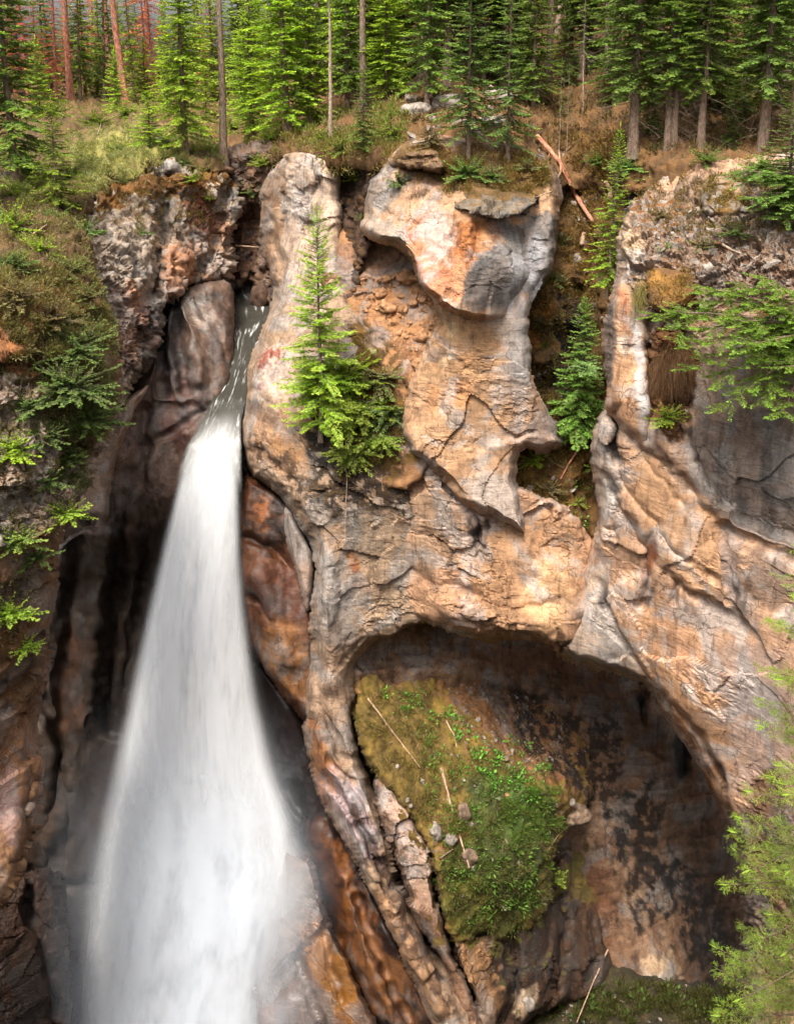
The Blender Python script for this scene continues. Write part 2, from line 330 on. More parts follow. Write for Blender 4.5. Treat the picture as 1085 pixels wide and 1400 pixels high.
def mass(name, poly, ctrl, kind='face', R=14, D=2.5, skirt=2., cell=2.3, mat=None, base='#B99A80', feats=(), amp=1., moss=0., mcol='#7A5A26', wet=0., rug=0., smoothn=1, strata=None, seed=0, label=None, ro=None, zones=()):
    ro = {'rugged': 5., 'craggy': 3.6, 'face': 2.6, 'smooth': 1.2, 'ground': 4.}[kind] if ro is None else ro
    P3 = np.array([[p[0], p[1], p[2] if len(p) > 2 else 1.] for p in poly], float); P3 = chaikin(P3, True, smoothn); P3 = roughen(P3, seed, ro)
    x0, y0 = P3[:, :2].min(0)-cell*2; x1, y1 = P3[:, :2].max(0)+cell*2
    xs = np.arange(x0, x1, cell); ys = np.arange(y0, y1, cell)
    X, Yy = np.meshgrid(xs, ys); shp = X.shape
    d, bx, by, k, ins = grid_dist(xs, ys, P3, max(R, cell*2)+2)
    sd = np.where(ins, d, -d)
    px = np.where(ins, X, bx); py = np.where(ins, Yy, by)
    dep = rbf(ctrl, px, py)
    t = np.clip(1-np.where(ins, d, 0)/R, 0, 1)
    dep = dep+D*k*(1-np.sqrt(np.clip(1-t*t, 0, 1)))+np.where(ins, 0, skirt*k)
    fd = np.zeros(shp)
    if feats:
        wq = np.stack([px/26., py/26., 0*px], -1); wob = 1+.25*perlin(wq*.6, 3); fx = px+7*fbm(wq, 2, 61, .45); fy = py+7*fbm(wq, 2, 71, .45)
    for f in feats:
        pts = chaikin(f[1], False, 1); dl, _, _, sg, _ = dist_line(fx, fy, pts, False)
        if f[0] == 'groove': fd += f[3]*np.exp(-(dl*wob/f[2])**2)             # (kind, pts, width px, depth m)
        elif f[0] == 'ledge': fd += np.where(sg > 0, f[3]*np.exp(-dl/f[2])*sstep(0, 7, dl), 0)   # right-hand side of the line falls back, then returns
        elif f[0] == 'bump': fd -= f[3]*np.exp(-(dl/f[2])**2)
    for _ in range(3 if feats else 0):
        for ax in (0, 1): fd = (np.roll(fd, 1, ax)+2*fd+np.roll(fd, -1, ax))/4
    dep = dep+fd
    Pw = W(px, py, dep)
    gy, gx = np.gradient(Pw, axis=0), np.gradient(Pw, axis=1)
    nrm = np.cross(gy, gx); ln = np.linalg.norm(nrm, axis=2, keepdims=True)
    view = -Pw/np.linalg.norm(Pw, axis=2, keepdims=True)
    nrm = np.where(ln > 1e-7, nrm/np.maximum(ln, 1e-7), view)
    nrm *= np.sign((nrm*view).sum(2, keepdims=True)+1e-6)
    facing = (nrm*view).sum(2)
    nrm = nrm*.6+view*.4; nrm /= np.linalg.norm(nrm, axis=2, keepdims=True)
    h = smoothkind(Pw, px, py, kind)*amp
    for (kd, pl, am, sf) in zones:
        pl = chaikin(pl, True, 1); bb0 = pl.min(0)-sf; bb1 = pl.max(0)+sf
        m = (px > bb0[0]) & (px < bb1[0]) & (py > bb0[1]) & (py < bb1[1]); qx, qy = px[m], py[m]
        dd = dist_line(qx, qy, pl, True)[0]; s_ = np.where(inside(qx, qy, pl), dd, -dd); wgt = sstep(-sf, sf, s_)
        h[m] = h[m]*(1-wgt)+wgt*smoothkind(Pw[m], qx, qy, kd)*am
    if strata:
        (sx, sy, sz), fq, am = strata
        s = (Pw@np.array([sx, sy, sz]))*fq+.5*fbm(Pw*.5, 3, 60); fr = s-np.floor(s); lv = h3(np.floor(s).astype(np.int64), np.floor(s).astype(np.int64)*0, np.floor(s).astype(np.int64)*0+3) % 97/97.
        h = h+am*(lv-.5)*1.+am*.8*(sstep(0, .15, fr)-sstep(.75, 1, fr))*.5
    Pw = Pw+nrm*h[..., None]
    keep = sd > -cell*1.45
    idx = -np.ones(shp, int); idx[keep] = np.arange(keep.sum())
    q = np.stack([idx[:-1, :-1], idx[1:, :-1], idx[1:, 1:], idx[:-1, 1:]], -1)
    anyin = ins[:-1, :-1] | ins[1:, :-1] | ins[1:, 1:] | ins[:-1, 1:]
    ok = (q.min(-1) >= 0) & anyin; Fq = q[ok]
    V = Pw[keep]; vx = px[keep]; vy = py[keep]; n = len(V)
    col = np.tile(stonecol(base)*ALB, (n, 1)); mo = np.full(n, float(moss)); wt = np.full(n, float(wet)); rg = np.full(n, float(rug)); mc = np.tile(lin(mcol)*ALB, (n, 1))
    for p in PAINT:
        if p['only'] and name_key(name, p['only']) is False: continue
        pad = p['soft']+p['warp']+(p['line'] or 0)+4; bb0 = p['P'].min(0)-pad; bb1 = p['P'].max(0)+pad
        m = np.nonzero((vx > bb0[0]) & (vx < bb1[0]) & (vy > bb0[1]) & (vy < bb1[1]))[0]
        if len(m) == 0: continue
        ax, ay = vx[m], vy[m]; Q = V[m]*p['sx']
        dd = dist_line(ax, ay, p['P'], p['line'] is None)[0]
        s = p['line']-dd if p['line'] is not None else np.where(inside(ax, ay, p['P']), dd, -dd)
        s = s+p['warp']*1.6*fbm(Q*p['fr'], 4, 90+p['seed'], .6)
        k2 = sstep(-p['soft'], p['soft'], s)
        if p['patch'] is not None:
            fq, th = p['patch']; k2 = k2*sstep(th-.10, th+.10, fbm(Q*fq, 5, 120+p['seed'], .6))
        k2 = k2*p['a']
        if p['c'] is not None: col[m] += (p['c']-col[m])*k2[:, None]
        if p['moss'] is not None: mo[m] += (p['moss']-mo[m])*k2
        if p['mcol'] is not None: mc[m] += (p['mcol']-mc[m])*k2[:, None]
        if p['wet'] is not None: wt[m] += (p['wet']-wt[m])*k2
        if p['rug'] is not None: rg[m] += (p['rug']-rg[m])*k2
    me = mesh_np(name, V, Fq, mat or ROCK, {'Col': col, 'moss': mo, 'wet': wt, 'rug': rg, 'Mcol': mc}, smooth=(kind in ('smooth', 'ground')))
    if kind not in ('smooth', 'ground'):
        fv = np.where(np.where(ins, d, 0) < min(R*.7, 8), 0, facing)[keep]; me.polygons.foreach_set('use_smooth', (fv[Fq].min(1) < .58)[:len(me.polygons)] if len(me.polygons) == len(Fq) else np.zeros(len(me.polygons), bool)); me.update()
    o = link(name, me); o['kind'] = 'structure'
    if label: o['label'] = label
    MASS[name] = dict(x0=x0, y0=y0, cell=cell, P=Pw, n=nrm, ok=ins)
    return o
def name_key(name, only):
    return any(name == k for k in (only if isinstance(only, (list, tuple)) else [only]))
def surf(name, px, py):
    M = MASS[name]; i = int(round((py-M['y0'])/M['cell'])); j = int(round((px-M['x0'])/M['cell']))
    i = max(0, min(M['P'].shape[0]-1, i)); j = max(0, min(M['P'].shape[1]-1, j))
    return Vector(M['P'][i, j]), Vector(M['n'][i, j]), bool(M['ok'][i, j])
def surf_top(px, py):
    """nearest built surface at a photo position"""
    best = None
    for k, M in MASS.items():
        i = int(round((py-M['y0'])/M['cell'])); j = int(round((px-M['x0'])/M['cell']))
        if 0 <= i < M['P'].shape[0] and 0 <= j < M['P'].shape[1] and M['ok'][i, j]:
            if best is None or M['P'][i, j][1] < best[0][1]: best = (Vector(M['P'][i, j]), Vector(M['n'][i, j]), k)
    return best
# ------------------------------------------------------------------ colours of the stone, in places with painted shade
# left bank
BANK = ['left_bank']
paint([(-260, 150), (320, 150), (320, 235), (200, 262), (125, 300), (130, 340), (160, 420), (150, 470), (90, 480), (40, 455), (0, 470), (-260, 500)], '#8A6A48', moss=1, mcol='#5F4A2E', only=BANK, soft=10)
paint([(90, 190), (240, 175), (250, 225), (190, 255), (110, 250)], mcol='#8F8A4A', only=BANK, soft=20)
paint([(-50, 390), (120, 370), (150, 470), (60, 480), (-50, 470)], mcol='#8A6238', only=BANK, soft=20)
paint([(-260, 500), (150, 500), (150, 640), (110, 720), (-260, 790)], '#C2AE9C', rug=1, moss=.12, mcol='#6E4C28', only=BANK)
paint([(-20, 445), (60, 460), (60, 510), (-20, 510)], '#7A5538', moss=.9, mcol='#8A5A36', only=BANK)
paint([(60, 420), (150, 430), (158, 560), (100, 660), (60, 560)], '#5A4028', moss=.7, mcol='#5A4A24', only=BANK)
paint([(-260, 790), (60, 770), (80, 800), (70, 900), (50, 1000), (-260, 1010)], '#86623F', moss=.2, mcol='#4A341C', only=BANK, rug=.4)
paint([(-260, 980), (70, 950), (60, 1170), (-260, 1300)], '#A47A58', moss=0, wet=.4, only=BANK, rug=.1)
paint([(0, 1060), (20, 1040), (30, 1110), (5, 1180)], '#B99A94', wet=.6, only=BANK)
# left cliff
LC = ['left_cliff']
paint([(190, 215), (240, 225), (262, 260), (255, 330), (235, 350), (205, 290)], '#3A2A20', a=.5, only=LC, soft=8)
paint([(250, 245), (300, 260), (300, 330), (262, 330)], '#6E4A34', moss=.45, mcol='#6A3420', only=LC)
paint([(222, 330), (280, 330), (300, 300), (320, 280), (320, 330), (268, 390), (232, 425), (212, 425)], '#B48462', rug=.4, only=LC, soft=6)
paint([(272, 322), (322, 322), (322, 392), (272, 392)], '#B08E72', rug=0, only=LC, soft=4, warp=4)
paint([(160, 380), (215, 400), (210, 480), (165, 530), (150, 460)], '#B08870', only=LC, rug=.35)
paint([(200, 420), (222, 440), (205, 480), (190, 500)], '#C27E5C', only=LC, a=.8)
paint([(215, 390), (240, 400), (215, 500), (165, 530)], '#332B2C', a=.85, soft=8, only=LC, wet=.6)
paint([(130, 262), (190, 245), (260, 235), (330, 240), (330, 256), (250, 262), (200, 268), (135, 288)], moss=.9, mcol='#7A5428', only=LC, soft=5)
# chute
CH = ['polished_chute']
paint([(246, 402), (268, 395), (290, 430), (285, 450), (262, 430)], '#CBBCB0', a=.8, only=CH, soft=7, warp=3)
paint([(222, 418), (236, 412), (234, 450), (222, 475)], '#B7A8A4', a=.8, only=CH, soft=4, warp=3)
paint([(228, 440), (240, 425), (255, 470), (250, 530), (225, 520), (212, 480)], '#4A3C3A', a=.7, only=CH, soft=8, wet=.6)
paint([(262, 395), (272, 400), (282, 440), (272, 430)], '#3E2E2C', a=.8, only=CH, soft=3, warp=3)
paint([(290, 395), (297, 400), (318, 440), (318, 470), (300, 430)], '#40302C', a=.75, only=CH, soft=4, warp=3)
paint([(205, 510), (290, 520), (280, 600), (200, 600)], '#7E5C54', a=.7, only=CH, soft=14)
paint([(206, 525), (212, 520), (214, 560), (206, 572)], '#2A1A12', a=.9, only=CH, soft=3, warp=2)
paint([(216, 515), (222, 520), (224, 565), (216, 560)], '#7E5A34', a=.9, only=CH, soft=3, warp=2)
paint([(225, 580), (265, 590), (270, 612), (240, 620), (215, 600)], '#4A2018', a=.8, only=CH, soft=8)
paint([(185, 600), (240, 620), (230, 690), (200, 690)], '#9A8278', a=.7, only=CH, soft=12, patch=(1.5, -.05))
paint([(150, 600), (190, 600), (175, 760), (140, 740)], '#8C7268', a=.7, only=CH, soft=12)
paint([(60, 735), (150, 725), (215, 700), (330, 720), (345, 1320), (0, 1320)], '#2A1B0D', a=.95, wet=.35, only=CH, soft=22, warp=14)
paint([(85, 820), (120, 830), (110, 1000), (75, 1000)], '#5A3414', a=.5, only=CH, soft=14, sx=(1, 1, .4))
# centre: rock right of the stream
RM = ['river_pillar']
paint([(385, 212), (460, 225), (466, 320), (400, 400), (380, 330)], '#C0AA98', only=RM, rug=.25, soft=6)
paint([(430, 230), (440, 232), (440, 300), (430, 300)], '#5A4A40', a=.6, only=RM, soft=5, sx=(1, 1, .3))
paint([(360, 230), (392, 240), (380, 330), (378, 400), (350, 330)], '#94765C', only=RM, rug=.2)
paint([(355, 480), (400, 470), (420, 540), (380, 548), (350, 530)], '#C2AC9E', only=RM, rug=0, wet=.3)
paint([(350, 485), (380, 475), (382, 490), (362, 505), (368, 530), (355, 530)], '#8E3C22', a=.85, only=RM, soft=3, warp=6, patch=(3, -.15))
paint([(335, 560), (430, 560), (440, 650), (340, 640)], '#AC8A6E', only=RM, rug=.1)
paint([(350, 585), (420, 600), (430, 660), (380, 640), (350, 610)], '#C08C54', a=.5, only=RM, patch=(1.2, 0))
paint([(345, 600), (400, 618), (425, 650), (440, 700), (420, 690), (380, 640), (345, 625)], '#3A2818', a=.8, only=RM, patch=(2.5, .02), soft=8)
paint([(330, 560), (350, 540), (405, 590), (400, 598)], '#4A3428', a=.5, only=RM, soft=3, warp=4)
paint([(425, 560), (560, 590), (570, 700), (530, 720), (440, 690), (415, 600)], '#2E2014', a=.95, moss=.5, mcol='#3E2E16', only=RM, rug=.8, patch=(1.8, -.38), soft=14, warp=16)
paint([(480, 430), (550, 520), (565, 610), (560, 640), (490, 640), (470, 540)], '#55422A', moss=1, mcol='#6E5224', only=RM, soft=8)
paint([(470, 730), (500, 780), (522, 820), (500, 835), (480, 800), (465, 770)], '#9A5A2C', a=.9, moss=.45, mcol='#6A4A1C', only=RM, patch=(2, -.1), soft=8)
paint([(425, 750), (470, 760), (490, 850), (470, 900), (425, 850)], '#AFA094', only=RM, rug=.35, soft=14)
paint([(500, 700), (590, 700), (580, 840), (500, 880)], '#A89078', only=RM, rug=.4, soft=14)
paint([(470, 700), (520, 690), (520, 760), (480, 770)], '#8A7A68', a=.7, only=RM, rug=.7)
paint([(425, 860), (480, 900), (490, 1000), (450, 1080), (415, 1000)], '#A08670', only=RM, rug=.1)
paint([(414, 990), (440, 990), (470, 1080), (520, 1170), (500, 1180), (436, 1074)], '#A8703E', a=.9, only=RM, soft=5, wet=.3)
paint([(440, 1050), (480, 1060), (520, 1150), (530, 1190), (490, 1170), (460, 1110)], '#A89AA4', a=.85, only=RM, soft=8, wet=.4)
paint([(500, 1200), (560, 1250), (620, 1400), (590, 1400), (530, 1280)], '#B08A68', only=RM, wet=.15)
paint([(484, 1080), (560, 1230), (640, 1400), (620, 1400), (540, 1260), (480, 1120)], '#4A3022', a=.8, line=None, only=RM, soft=5, warp=6, patch=(1.6, -.1))
SB = ['pink_rib']
paint([(500, 1050), (560, 1100), (570, 1180), (520, 1140)], '#CDB0A0', only=SB)
paint([(560, 1200), (620, 1290), (650, 1400), (620, 1390), (570, 1260)], '#8E6A50', only=SB, rug=.4)
paint([(496, 1040), (516, 1060), (560, 1190), (600, 1300), (580, 1270), (520, 1130)], '#5E4028', line=None, only=SB, a=.8, soft=4)
# alcove
AL = ['debris_alcove']
paint([(430, 330), (575, 330), (580, 372), (530, 380), (500, 395), (440, 400)], '#8A6850', only=AL, a=.9)
paint([(470, 400), (600, 380), (605, 470), (560, 560), (520, 480)], '#A87A50', only=AL, a=.9)
paint([(470, 430), (515, 440), (560, 520), (580, 640), (440, 700)], '#4A3420', a=.9, moss=.7, mcol='#6A5024', only=AL, patch=(2, -.3))
# central wall
CW = ['central_wall']
paint([(495, 300), (560, 300), (640, 310), (640, 440), (560, 370), (500, 320)], '#C0906C', only=CW+['hanging_nose'], a=.8)
paint([(545, 290), (600, 290), (640, 440), (600, 415), (570, 350), (545, 330)], '#C88460', only=CW+['hanging_nose'], a=.8)
paint([(540, 300), (562, 300), (564, 330), (550, 325)], '#C86844', only=CW+['hanging_nose'], a=.7, patch=(3, -.1))
paint([(565, 350), (590, 345), (600, 400), (580, 390)], '#CC6E48', only=CW+['hanging_nose'], a=.6, patch=(2.5, -.1))
paint([(590, 405), (635, 395), (625, 432), (600, 420)], '#D08A64', only=CW+['hanging_nose'], a=.7)
paint([(495, 290), (520, 288), (560, 335), (555, 350), (510, 325)], '#A09488', only=CW+['hanging_nose'], a=.9, soft=5)
paint([(615, 300), (665, 298), (655, 370), (635, 372), (610, 330)], '#A8662C', only=CW+['hanging_nose'], a=.9, soft=6, warp=5)
paint([(665, 300), (700, 298), (700, 340), (660, 345)], '#8A5A34', only=CW+['hanging_nose'], a=.85)
paint([(645, 335), (720, 300), (765, 290), (762, 400), (700, 420), (650, 437), (625, 430), (640, 400)], '#75706E', only=CW+['hanging_nose'], a=.92, soft=6)  # grey stone; this and the next patch also paint the nose's shaded side
paint([(640, 345), (690, 345), (690, 430), (650, 437), (628, 425)], '#5A5350', only=CW+['hanging_nose'], a=.85, soft=6)
paint([(715, 330), (750, 320), (745, 400), (715, 430), (700, 500), (680, 500), (700, 400)], '#A8A8B2', only=CW+['hanging_nose'], a=.6, soft=8, sx=(1, 1, .35), patch=(1.2, -.1))
paint([(600, 430), (720, 420), (720, 520), (560, 560), (590, 460)], '#B08A64', only=CW+['hanging_nose'], soft=12)
paint([(610, 430), (622, 430), (612, 500), (600, 500)], '#E0C8A0', only=CW+['hanging_nose'], a=.5, soft=4)
paint([(690, 440), (722, 440), (722, 560), (690, 560)], '#A89A92', only=CW+['hanging_nose'], soft=14)
paint([(560, 510), (700, 520), (700, 640), (640, 660), (560, 600)], '#B08C6A', only=CW+['hanging_nose'], soft=14)
paint([(580, 520), (660, 520), (650, 560), (590, 570)], '#C4803F', only=CW+['hanging_nose'], a=.4, soft=12, patch=(1.1, 0))
paint([(690, 560), (775, 560), (775, 620), (700, 625)], '#A08878', only=CW+['hanging_nose'], soft=8)
paint([(640, 640), (725, 650), (725, 740), (650, 700)], '#B8AAA0', only=CW+['hanging_nose'], soft=12, rug=.1)
paint([(500, 240), (540, 225), (548, 260), (520, 285), (496, 290)], '#94867C', only=CW+['hanging_nose'], rug=.4)
paint([(530, 200), (560, 190), (600, 200), (740, 200), (760, 250), (700, 280), (600, 262), (590, 230), (545, 225)], '#6E5236', moss=.8, mcol='#6E5430', only=['central_wall', 'cap_ledge'], soft=7)
paint([(548, 222), (590, 215), (600, 245), (555, 240)], '#6A4A2C', only=CW+['hanging_nose'], a=.9)
paint([(590, 262), (640, 272), (735, 262), (745, 285), (690, 300), (620, 295)], '#857A6C', only=['cap_ledge'], rug=.9, moss=.12)
# gully
GU = ['mossy_gully']
paint([(700, 360), (750, 380), (740, 470), (700, 500)], '#A4703C', moss=.9, mcol='#96622C', only=GU)
paint([(760, 410), (815, 400), (800, 560), (750, 560)], '#2A2018', moss=.3, only=GU)
paint([(700, 600), (815, 600), (815, 770), (700, 770)], '#7A5030', moss=.75, mcol='#6A4A1C', only=GU)
paint([(700, 680), (720, 680), (800, 760), (720, 740)], '#B07A50', moss=0, only=GU)
# lower wall
LW = ['lower_wall']
paint([(560, 620), (600, 640), (640, 760), (560, 800)], '#A88A70', only=LW)
paint([(640, 700), (800, 700), (800, 860), (640, 860)], '#A88260', only=LW, soft=20)
paint([(640, 700), (662, 700), (665, 735), (650, 740)], '#3A2014', only=LW, a=.9, soft=4)
paint([(720, 770), (790, 770), (770, 880), (720, 850)], '#C8A078', only=LW, soft=12)
paint([(755, 850), (775, 870), (785, 895), (795, 880), (785, 905), (765, 897)], '#4A3018', moss=.4, mcol='#5A4018', only=LW+['right_cliff'], a=.95, soft=4)
paint([(470, 840), (560, 840), (540, 875), (490, 890)], '#A89684', only=LW)
paint([(500, 700), (560, 700), (560, 850), (500, 850)], '#AC9078', only=LW, rug=.3)
# ochre shelf, cave and moss slope
CA = ['cave_wall']; MS = ['moss_slope']
paint([(485, 935), (560, 935), (640, 1020), (640, 1180), (560, 1120), (500, 1050)], moss=1, mcol='#735E2C', only=MS, c='#7A5A30')
paint([(600, 920), (700, 930), (790, 1010), (760, 1080), (690, 1030), (620, 960)], '#8E6440', moss=.42, mcol='#7E5228', only=MS, soft=14)
paint([(640, 1050), (700, 1050), (760, 1110), (745, 1230), (690, 1280), (610, 1270), (610, 1190), (640, 1130)], '#5A5022', moss=1, mcol='#4C5424', only=MS, soft=14)
paint([(600, 1190), (660, 1200), (700, 1270), (620, 1285)], moss=1, mcol='#6E6A2C', only=MS, soft=14)
paint([(690, 1070), (750, 1080), (750, 1140), (690, 1150)], mcol='#4A6226', moss=1, only=MS, soft=12)
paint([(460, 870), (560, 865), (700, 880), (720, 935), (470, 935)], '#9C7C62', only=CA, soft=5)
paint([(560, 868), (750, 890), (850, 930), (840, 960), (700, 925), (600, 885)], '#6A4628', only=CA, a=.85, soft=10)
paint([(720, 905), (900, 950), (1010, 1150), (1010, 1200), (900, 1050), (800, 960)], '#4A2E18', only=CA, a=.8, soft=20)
paint([(900, 1080), (1020, 1180), (1030, 1400), (960, 1400), (930, 1250)], '#38230F', a=.8, only=CA, soft=30)  # shade of the recess painted into the cave's right wall
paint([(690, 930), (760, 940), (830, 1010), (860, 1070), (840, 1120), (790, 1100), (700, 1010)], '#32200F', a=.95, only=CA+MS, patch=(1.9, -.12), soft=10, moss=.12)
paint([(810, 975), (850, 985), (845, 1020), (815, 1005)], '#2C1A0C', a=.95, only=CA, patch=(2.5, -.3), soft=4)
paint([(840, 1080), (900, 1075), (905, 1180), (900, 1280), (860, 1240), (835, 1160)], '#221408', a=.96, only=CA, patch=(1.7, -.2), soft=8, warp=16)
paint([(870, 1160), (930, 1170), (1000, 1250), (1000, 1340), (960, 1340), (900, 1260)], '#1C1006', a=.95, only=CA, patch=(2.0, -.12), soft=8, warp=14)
paint([(870, 950), (882, 950), (880, 985), (872, 985)], '#0A0604', a=.97, only=CA, soft=2, warp=2)  # near-black colour stands in for shade inside this hollow
paint([(921, 1000), (944, 1010), (941, 1055), (928, 1068), (921, 1050)], '#0A0604', a=.97, only=CA, soft=2, warp=2)  # second hollow, its shade likewise put into the colour
paint([(770, 1040), (840, 1060), (860, 1200), (920, 1220), (900, 1330), (840, 1250), (800, 1150)], '#A4886E', a=.55, only=CA, patch=(1.5, .05), soft=12, seed=3)
paint([(875, 1310), (915, 1300), (930, 1345), (885, 1350)], '#B49A7C', a=.9, only=CA, soft=4)
paint([(740, 1150), (830, 1170), (860, 1300), (800, 1330), (740, 1250)], '#5E3A1E', a=.8, only=CA, soft=14)
paint([(760, 1170), (810, 1190), (815, 1240), (780, 1240)], moss=.85, mcol='#6A5A2A', c='#5E3A1E', only=CA+['brown_buttress'], soft=8)
UM = ['brown_buttress']
paint([(610, 1270), (700, 1290), (680, 1400), (640, 1400)], '#A07850', only=UM, rug=.5, soft=8)
paint([(660, 1270), (750, 1230), (770, 1300), (760, 1400), (700, 1400)], '#3A2414', only=UM, moss=.35, mcol='#4E4A1C', patch=(1.5, -.3))
paint([(706, 1350), (730, 1350), (735, 1385), (712, 1385)], '#A08A72', only=UM, soft=3)
# dark rocks beside the fall
BC = ['brown_column']
paint([(330, 650), (400, 680), (392, 770), (340, 760)], '#4A2A14', only=BC, wet=.8, soft=10)
paint([(345, 690), (372, 680), (380, 720), (355, 735)], '#9A5A20', only=BC, a=.8, wet=.7, soft=8, patch=(1.5, -.2))
paint([(375, 680), (392, 690), (388, 745), (372, 720)], '#1C100A', only=BC, a=.9, soft=5)
paint([(345, 750), (410, 780), (430, 860), (350, 860)], '#6A4230', only=BC, wet=.6, soft=14)
paint([(350, 850), (400, 850), (432, 920), (420, 990), (360, 900)], '#8E6034', only=BC, wet=.4, soft=14)
DB = ['dark_base']
paint([(425, 1110), (470, 1160), (530, 1300), (560, 1400), (490, 1400), (460, 1290), (425, 1170)], '#8A5424', only=DB, a=.9, wet=.6, soft=10)
paint([(420, 1100), (440, 1110), (450, 1180), (470, 1260), (440, 1220)], '#3C221A', only=DB, a=.8, soft=6)
paint([(470, 1240), (540, 1300), (600, 1420), (520, 1400)], '#7E5430', only=DB, a=.8, wet=.5, soft=8)
WB = ['wet_block']
paint([(366, 1177), (430, 1175), (440, 1260), (380, 1300)], '#8A7468', only=WB, wet=.9, soft=8)
paint([(400, 1270), (450, 1265), (510, 1400), (450, 1400)], '#8A5C24', only=WB, wet=.9, soft=8)
# right cliff
RR = ['right_cliff']
paint([(845, 300), (880, 250), (1240, 200), (1240, 560), (1080, 570), (940, 570), (905, 540), (880, 440), (850, 400)], '#A48C78', rug=1, moss=.20, mcol='#8A5A28', only=RR, soft=8)
paint([(845, 300), (870, 300), (880, 360), (846, 370)], '#C8AE90', rug=.3, only=RR, soft=5)
paint([(880, 375), (930, 380), (945, 410), (910, 420), (890, 400)], moss=1, mcol='#8A6430', c='#8A6430', only=RR+['hummock_rock'], soft=5)
paint([(905, 330), (1085, 360), (1085, 400), (940, 380)], moss=.4, mcol='#6A4426', only=RR, soft=8)
paint([(885, 440), (945, 460), (950, 540), (930, 600), (890, 585), (878, 500)], '#4A3420', moss=.9, mcol='#6A4626', only=RR, soft=7)
paint([(840, 376), (856, 380), (872, 450), (884, 520), (880, 604), (830, 545), (833, 460)], '#BE9470', rug=0, only=RR, soft=3, warp=3)
paint([(848, 390), (856, 400), (862, 450), (852, 460)], '#C47A58', a=.8, rug=0, only=RR, soft=3, warp=3)
paint([(862, 420), (870, 430), (884, 520), (882, 604), (872, 560)], '#C4BCBC', a=.85, rug=0, only=RR, soft=2.5, warp=3)
paint([(828, 430), (840, 400), (842, 470), (838, 530), (828, 530)], '#7A6E68', a=.9, rug=.8, only=RR, soft=3, warp=3)
paint([(845, 460), (862, 455), (868, 480), (850, 490)], '#D0C0B4', a=.8, rug=0, only=RR, soft=5, warp=3)
paint([(935, 560), (1240, 560), (1240, 790), (1085, 752), (1040, 735), (995, 719), (965, 682), (943, 634)], '#8A7C74', rug=.15, moss=0, only=RR, soft=5, warp=5)  # dark grey stone with the wall plane's shading painted into its colour
paint([(960, 560), (1085, 570), (1085, 620), (960, 610)], '#6A5648', rug=.2, a=.6, only=RR, soft=14)
paint([(1000, 600), (1012, 600), (1022, 730), (1005, 720)], '#302826', a=.6, only=RR, soft=6, sx=(1, 1, .3))
paint([(1040, 600), (1050, 600), (1055, 740), (1043, 740)], '#302826', a=.5, only=RR, soft=6, sx=(1, 1, .3))
paint([(805, 580), (838, 550), (842, 640), (850, 690), (820, 760), (808, 690)], '#B4A498', only=RR, rug=.35, soft=7)
paint([(836, 560), (852, 580), (850, 625), (838, 632), (835, 600)], '#3A2C20', a=.9, only=RR, soft=3, warp=4)
paint([(850, 600), (880, 610), (960, 690), (985, 715), (990, 790), (970, 830), (900, 760), (860, 680)], '#BC9470', rug=0, only=RR, soft=6)
paint([(900, 620), (930, 640), (965, 690), (940, 680), (905, 640)], '#BEA28A', rug=0, only=RR, soft=3, warp=3)
paint([(985, 715), (1000, 730), (1010, 800), (1020, 850), (1000, 840), (985, 780)], '#8A7C78', a=.8, rug=.1, only=RR, soft=5, warp=3)
paint([(1000, 740), (1085, 760), (1085, 830), (1020, 830)], '#8E7462', a=.9, rug=.5, only=RR, soft=8)
paint([(884, 742), (902, 735), (894, 790), (878, 830), (872, 815)], '#8E5430', a=.95, rug=0, only=RR, soft=3, warp=3)
paint([(924, 790), (930, 800), (922, 822), (918, 812)], '#7E4A2A', a=.9, rug=0, only=RR, soft=2, warp=2)
paint([(800, 765), (830, 790), (840, 870), (890, 930), (840, 925), (780, 908), (760, 885), (790, 840)], '#B8A494', rug=0, only=RR, soft=7)
paint([(818, 800), (832, 815), (826, 836), (818, 830)], '#54463A', a=.9, rug=0, only=RR, soft=3, warp=3)
paint([(840, 770), (880, 800), (960, 870), (1000, 1000), (990, 1080), (940, 1000), (880, 900)], '#C69A74', rug=0, only=RR, soft=16)
paint([(890, 830), (930, 850), (960, 940), (930, 930)], '#D0A280', a=.8, rug=0, only=RR, soft=14)
paint([(960, 900), (1040, 880), (1085, 900), (1085, 1100), (1020, 1100)], '#B49A8C', rug=0, only=RR, soft=14)
paint([(890, 930), (915, 955), (960, 1020), (996, 1120), (975, 1095), (930, 1000)], '#A8703F', a=.9, rug=0, only=RR, soft=5, warp=4)
paint([(978, 1040), (992, 1050), (992, 1072), (980, 1062)], '#4A2412', a=.8, only=RR, soft=3, warp=4)
paint([(1000, 1100), (1060, 1100), (1060, 1450), (1010, 1450)], '#8C7462', rug=.8, only=RR, soft=8)
paint([(1020, 1040), (1085, 1030), (1085, 1400), (1040, 1400)], '#7A5A42', rug=.6, moss=.2, only=RR, soft=10)

paint([(488, 925), (500, 1045), (548, 1095), (590, 1180), (606, 1290)], moss=.85, mcol='#6A5626', line=7, soft=6, warp=12, patch=(2.2, -.1), only=['river_pillar', 'pink_rib', 'lower_wall'])
paint([(600, 1280), (680, 1290), (760, 1230), (790, 1150)], moss=.9, mcol='#5A5424', line=10, soft=8, warp=16, patch=(2., -.1), only=['brown_buttress', 'cave_wall'])
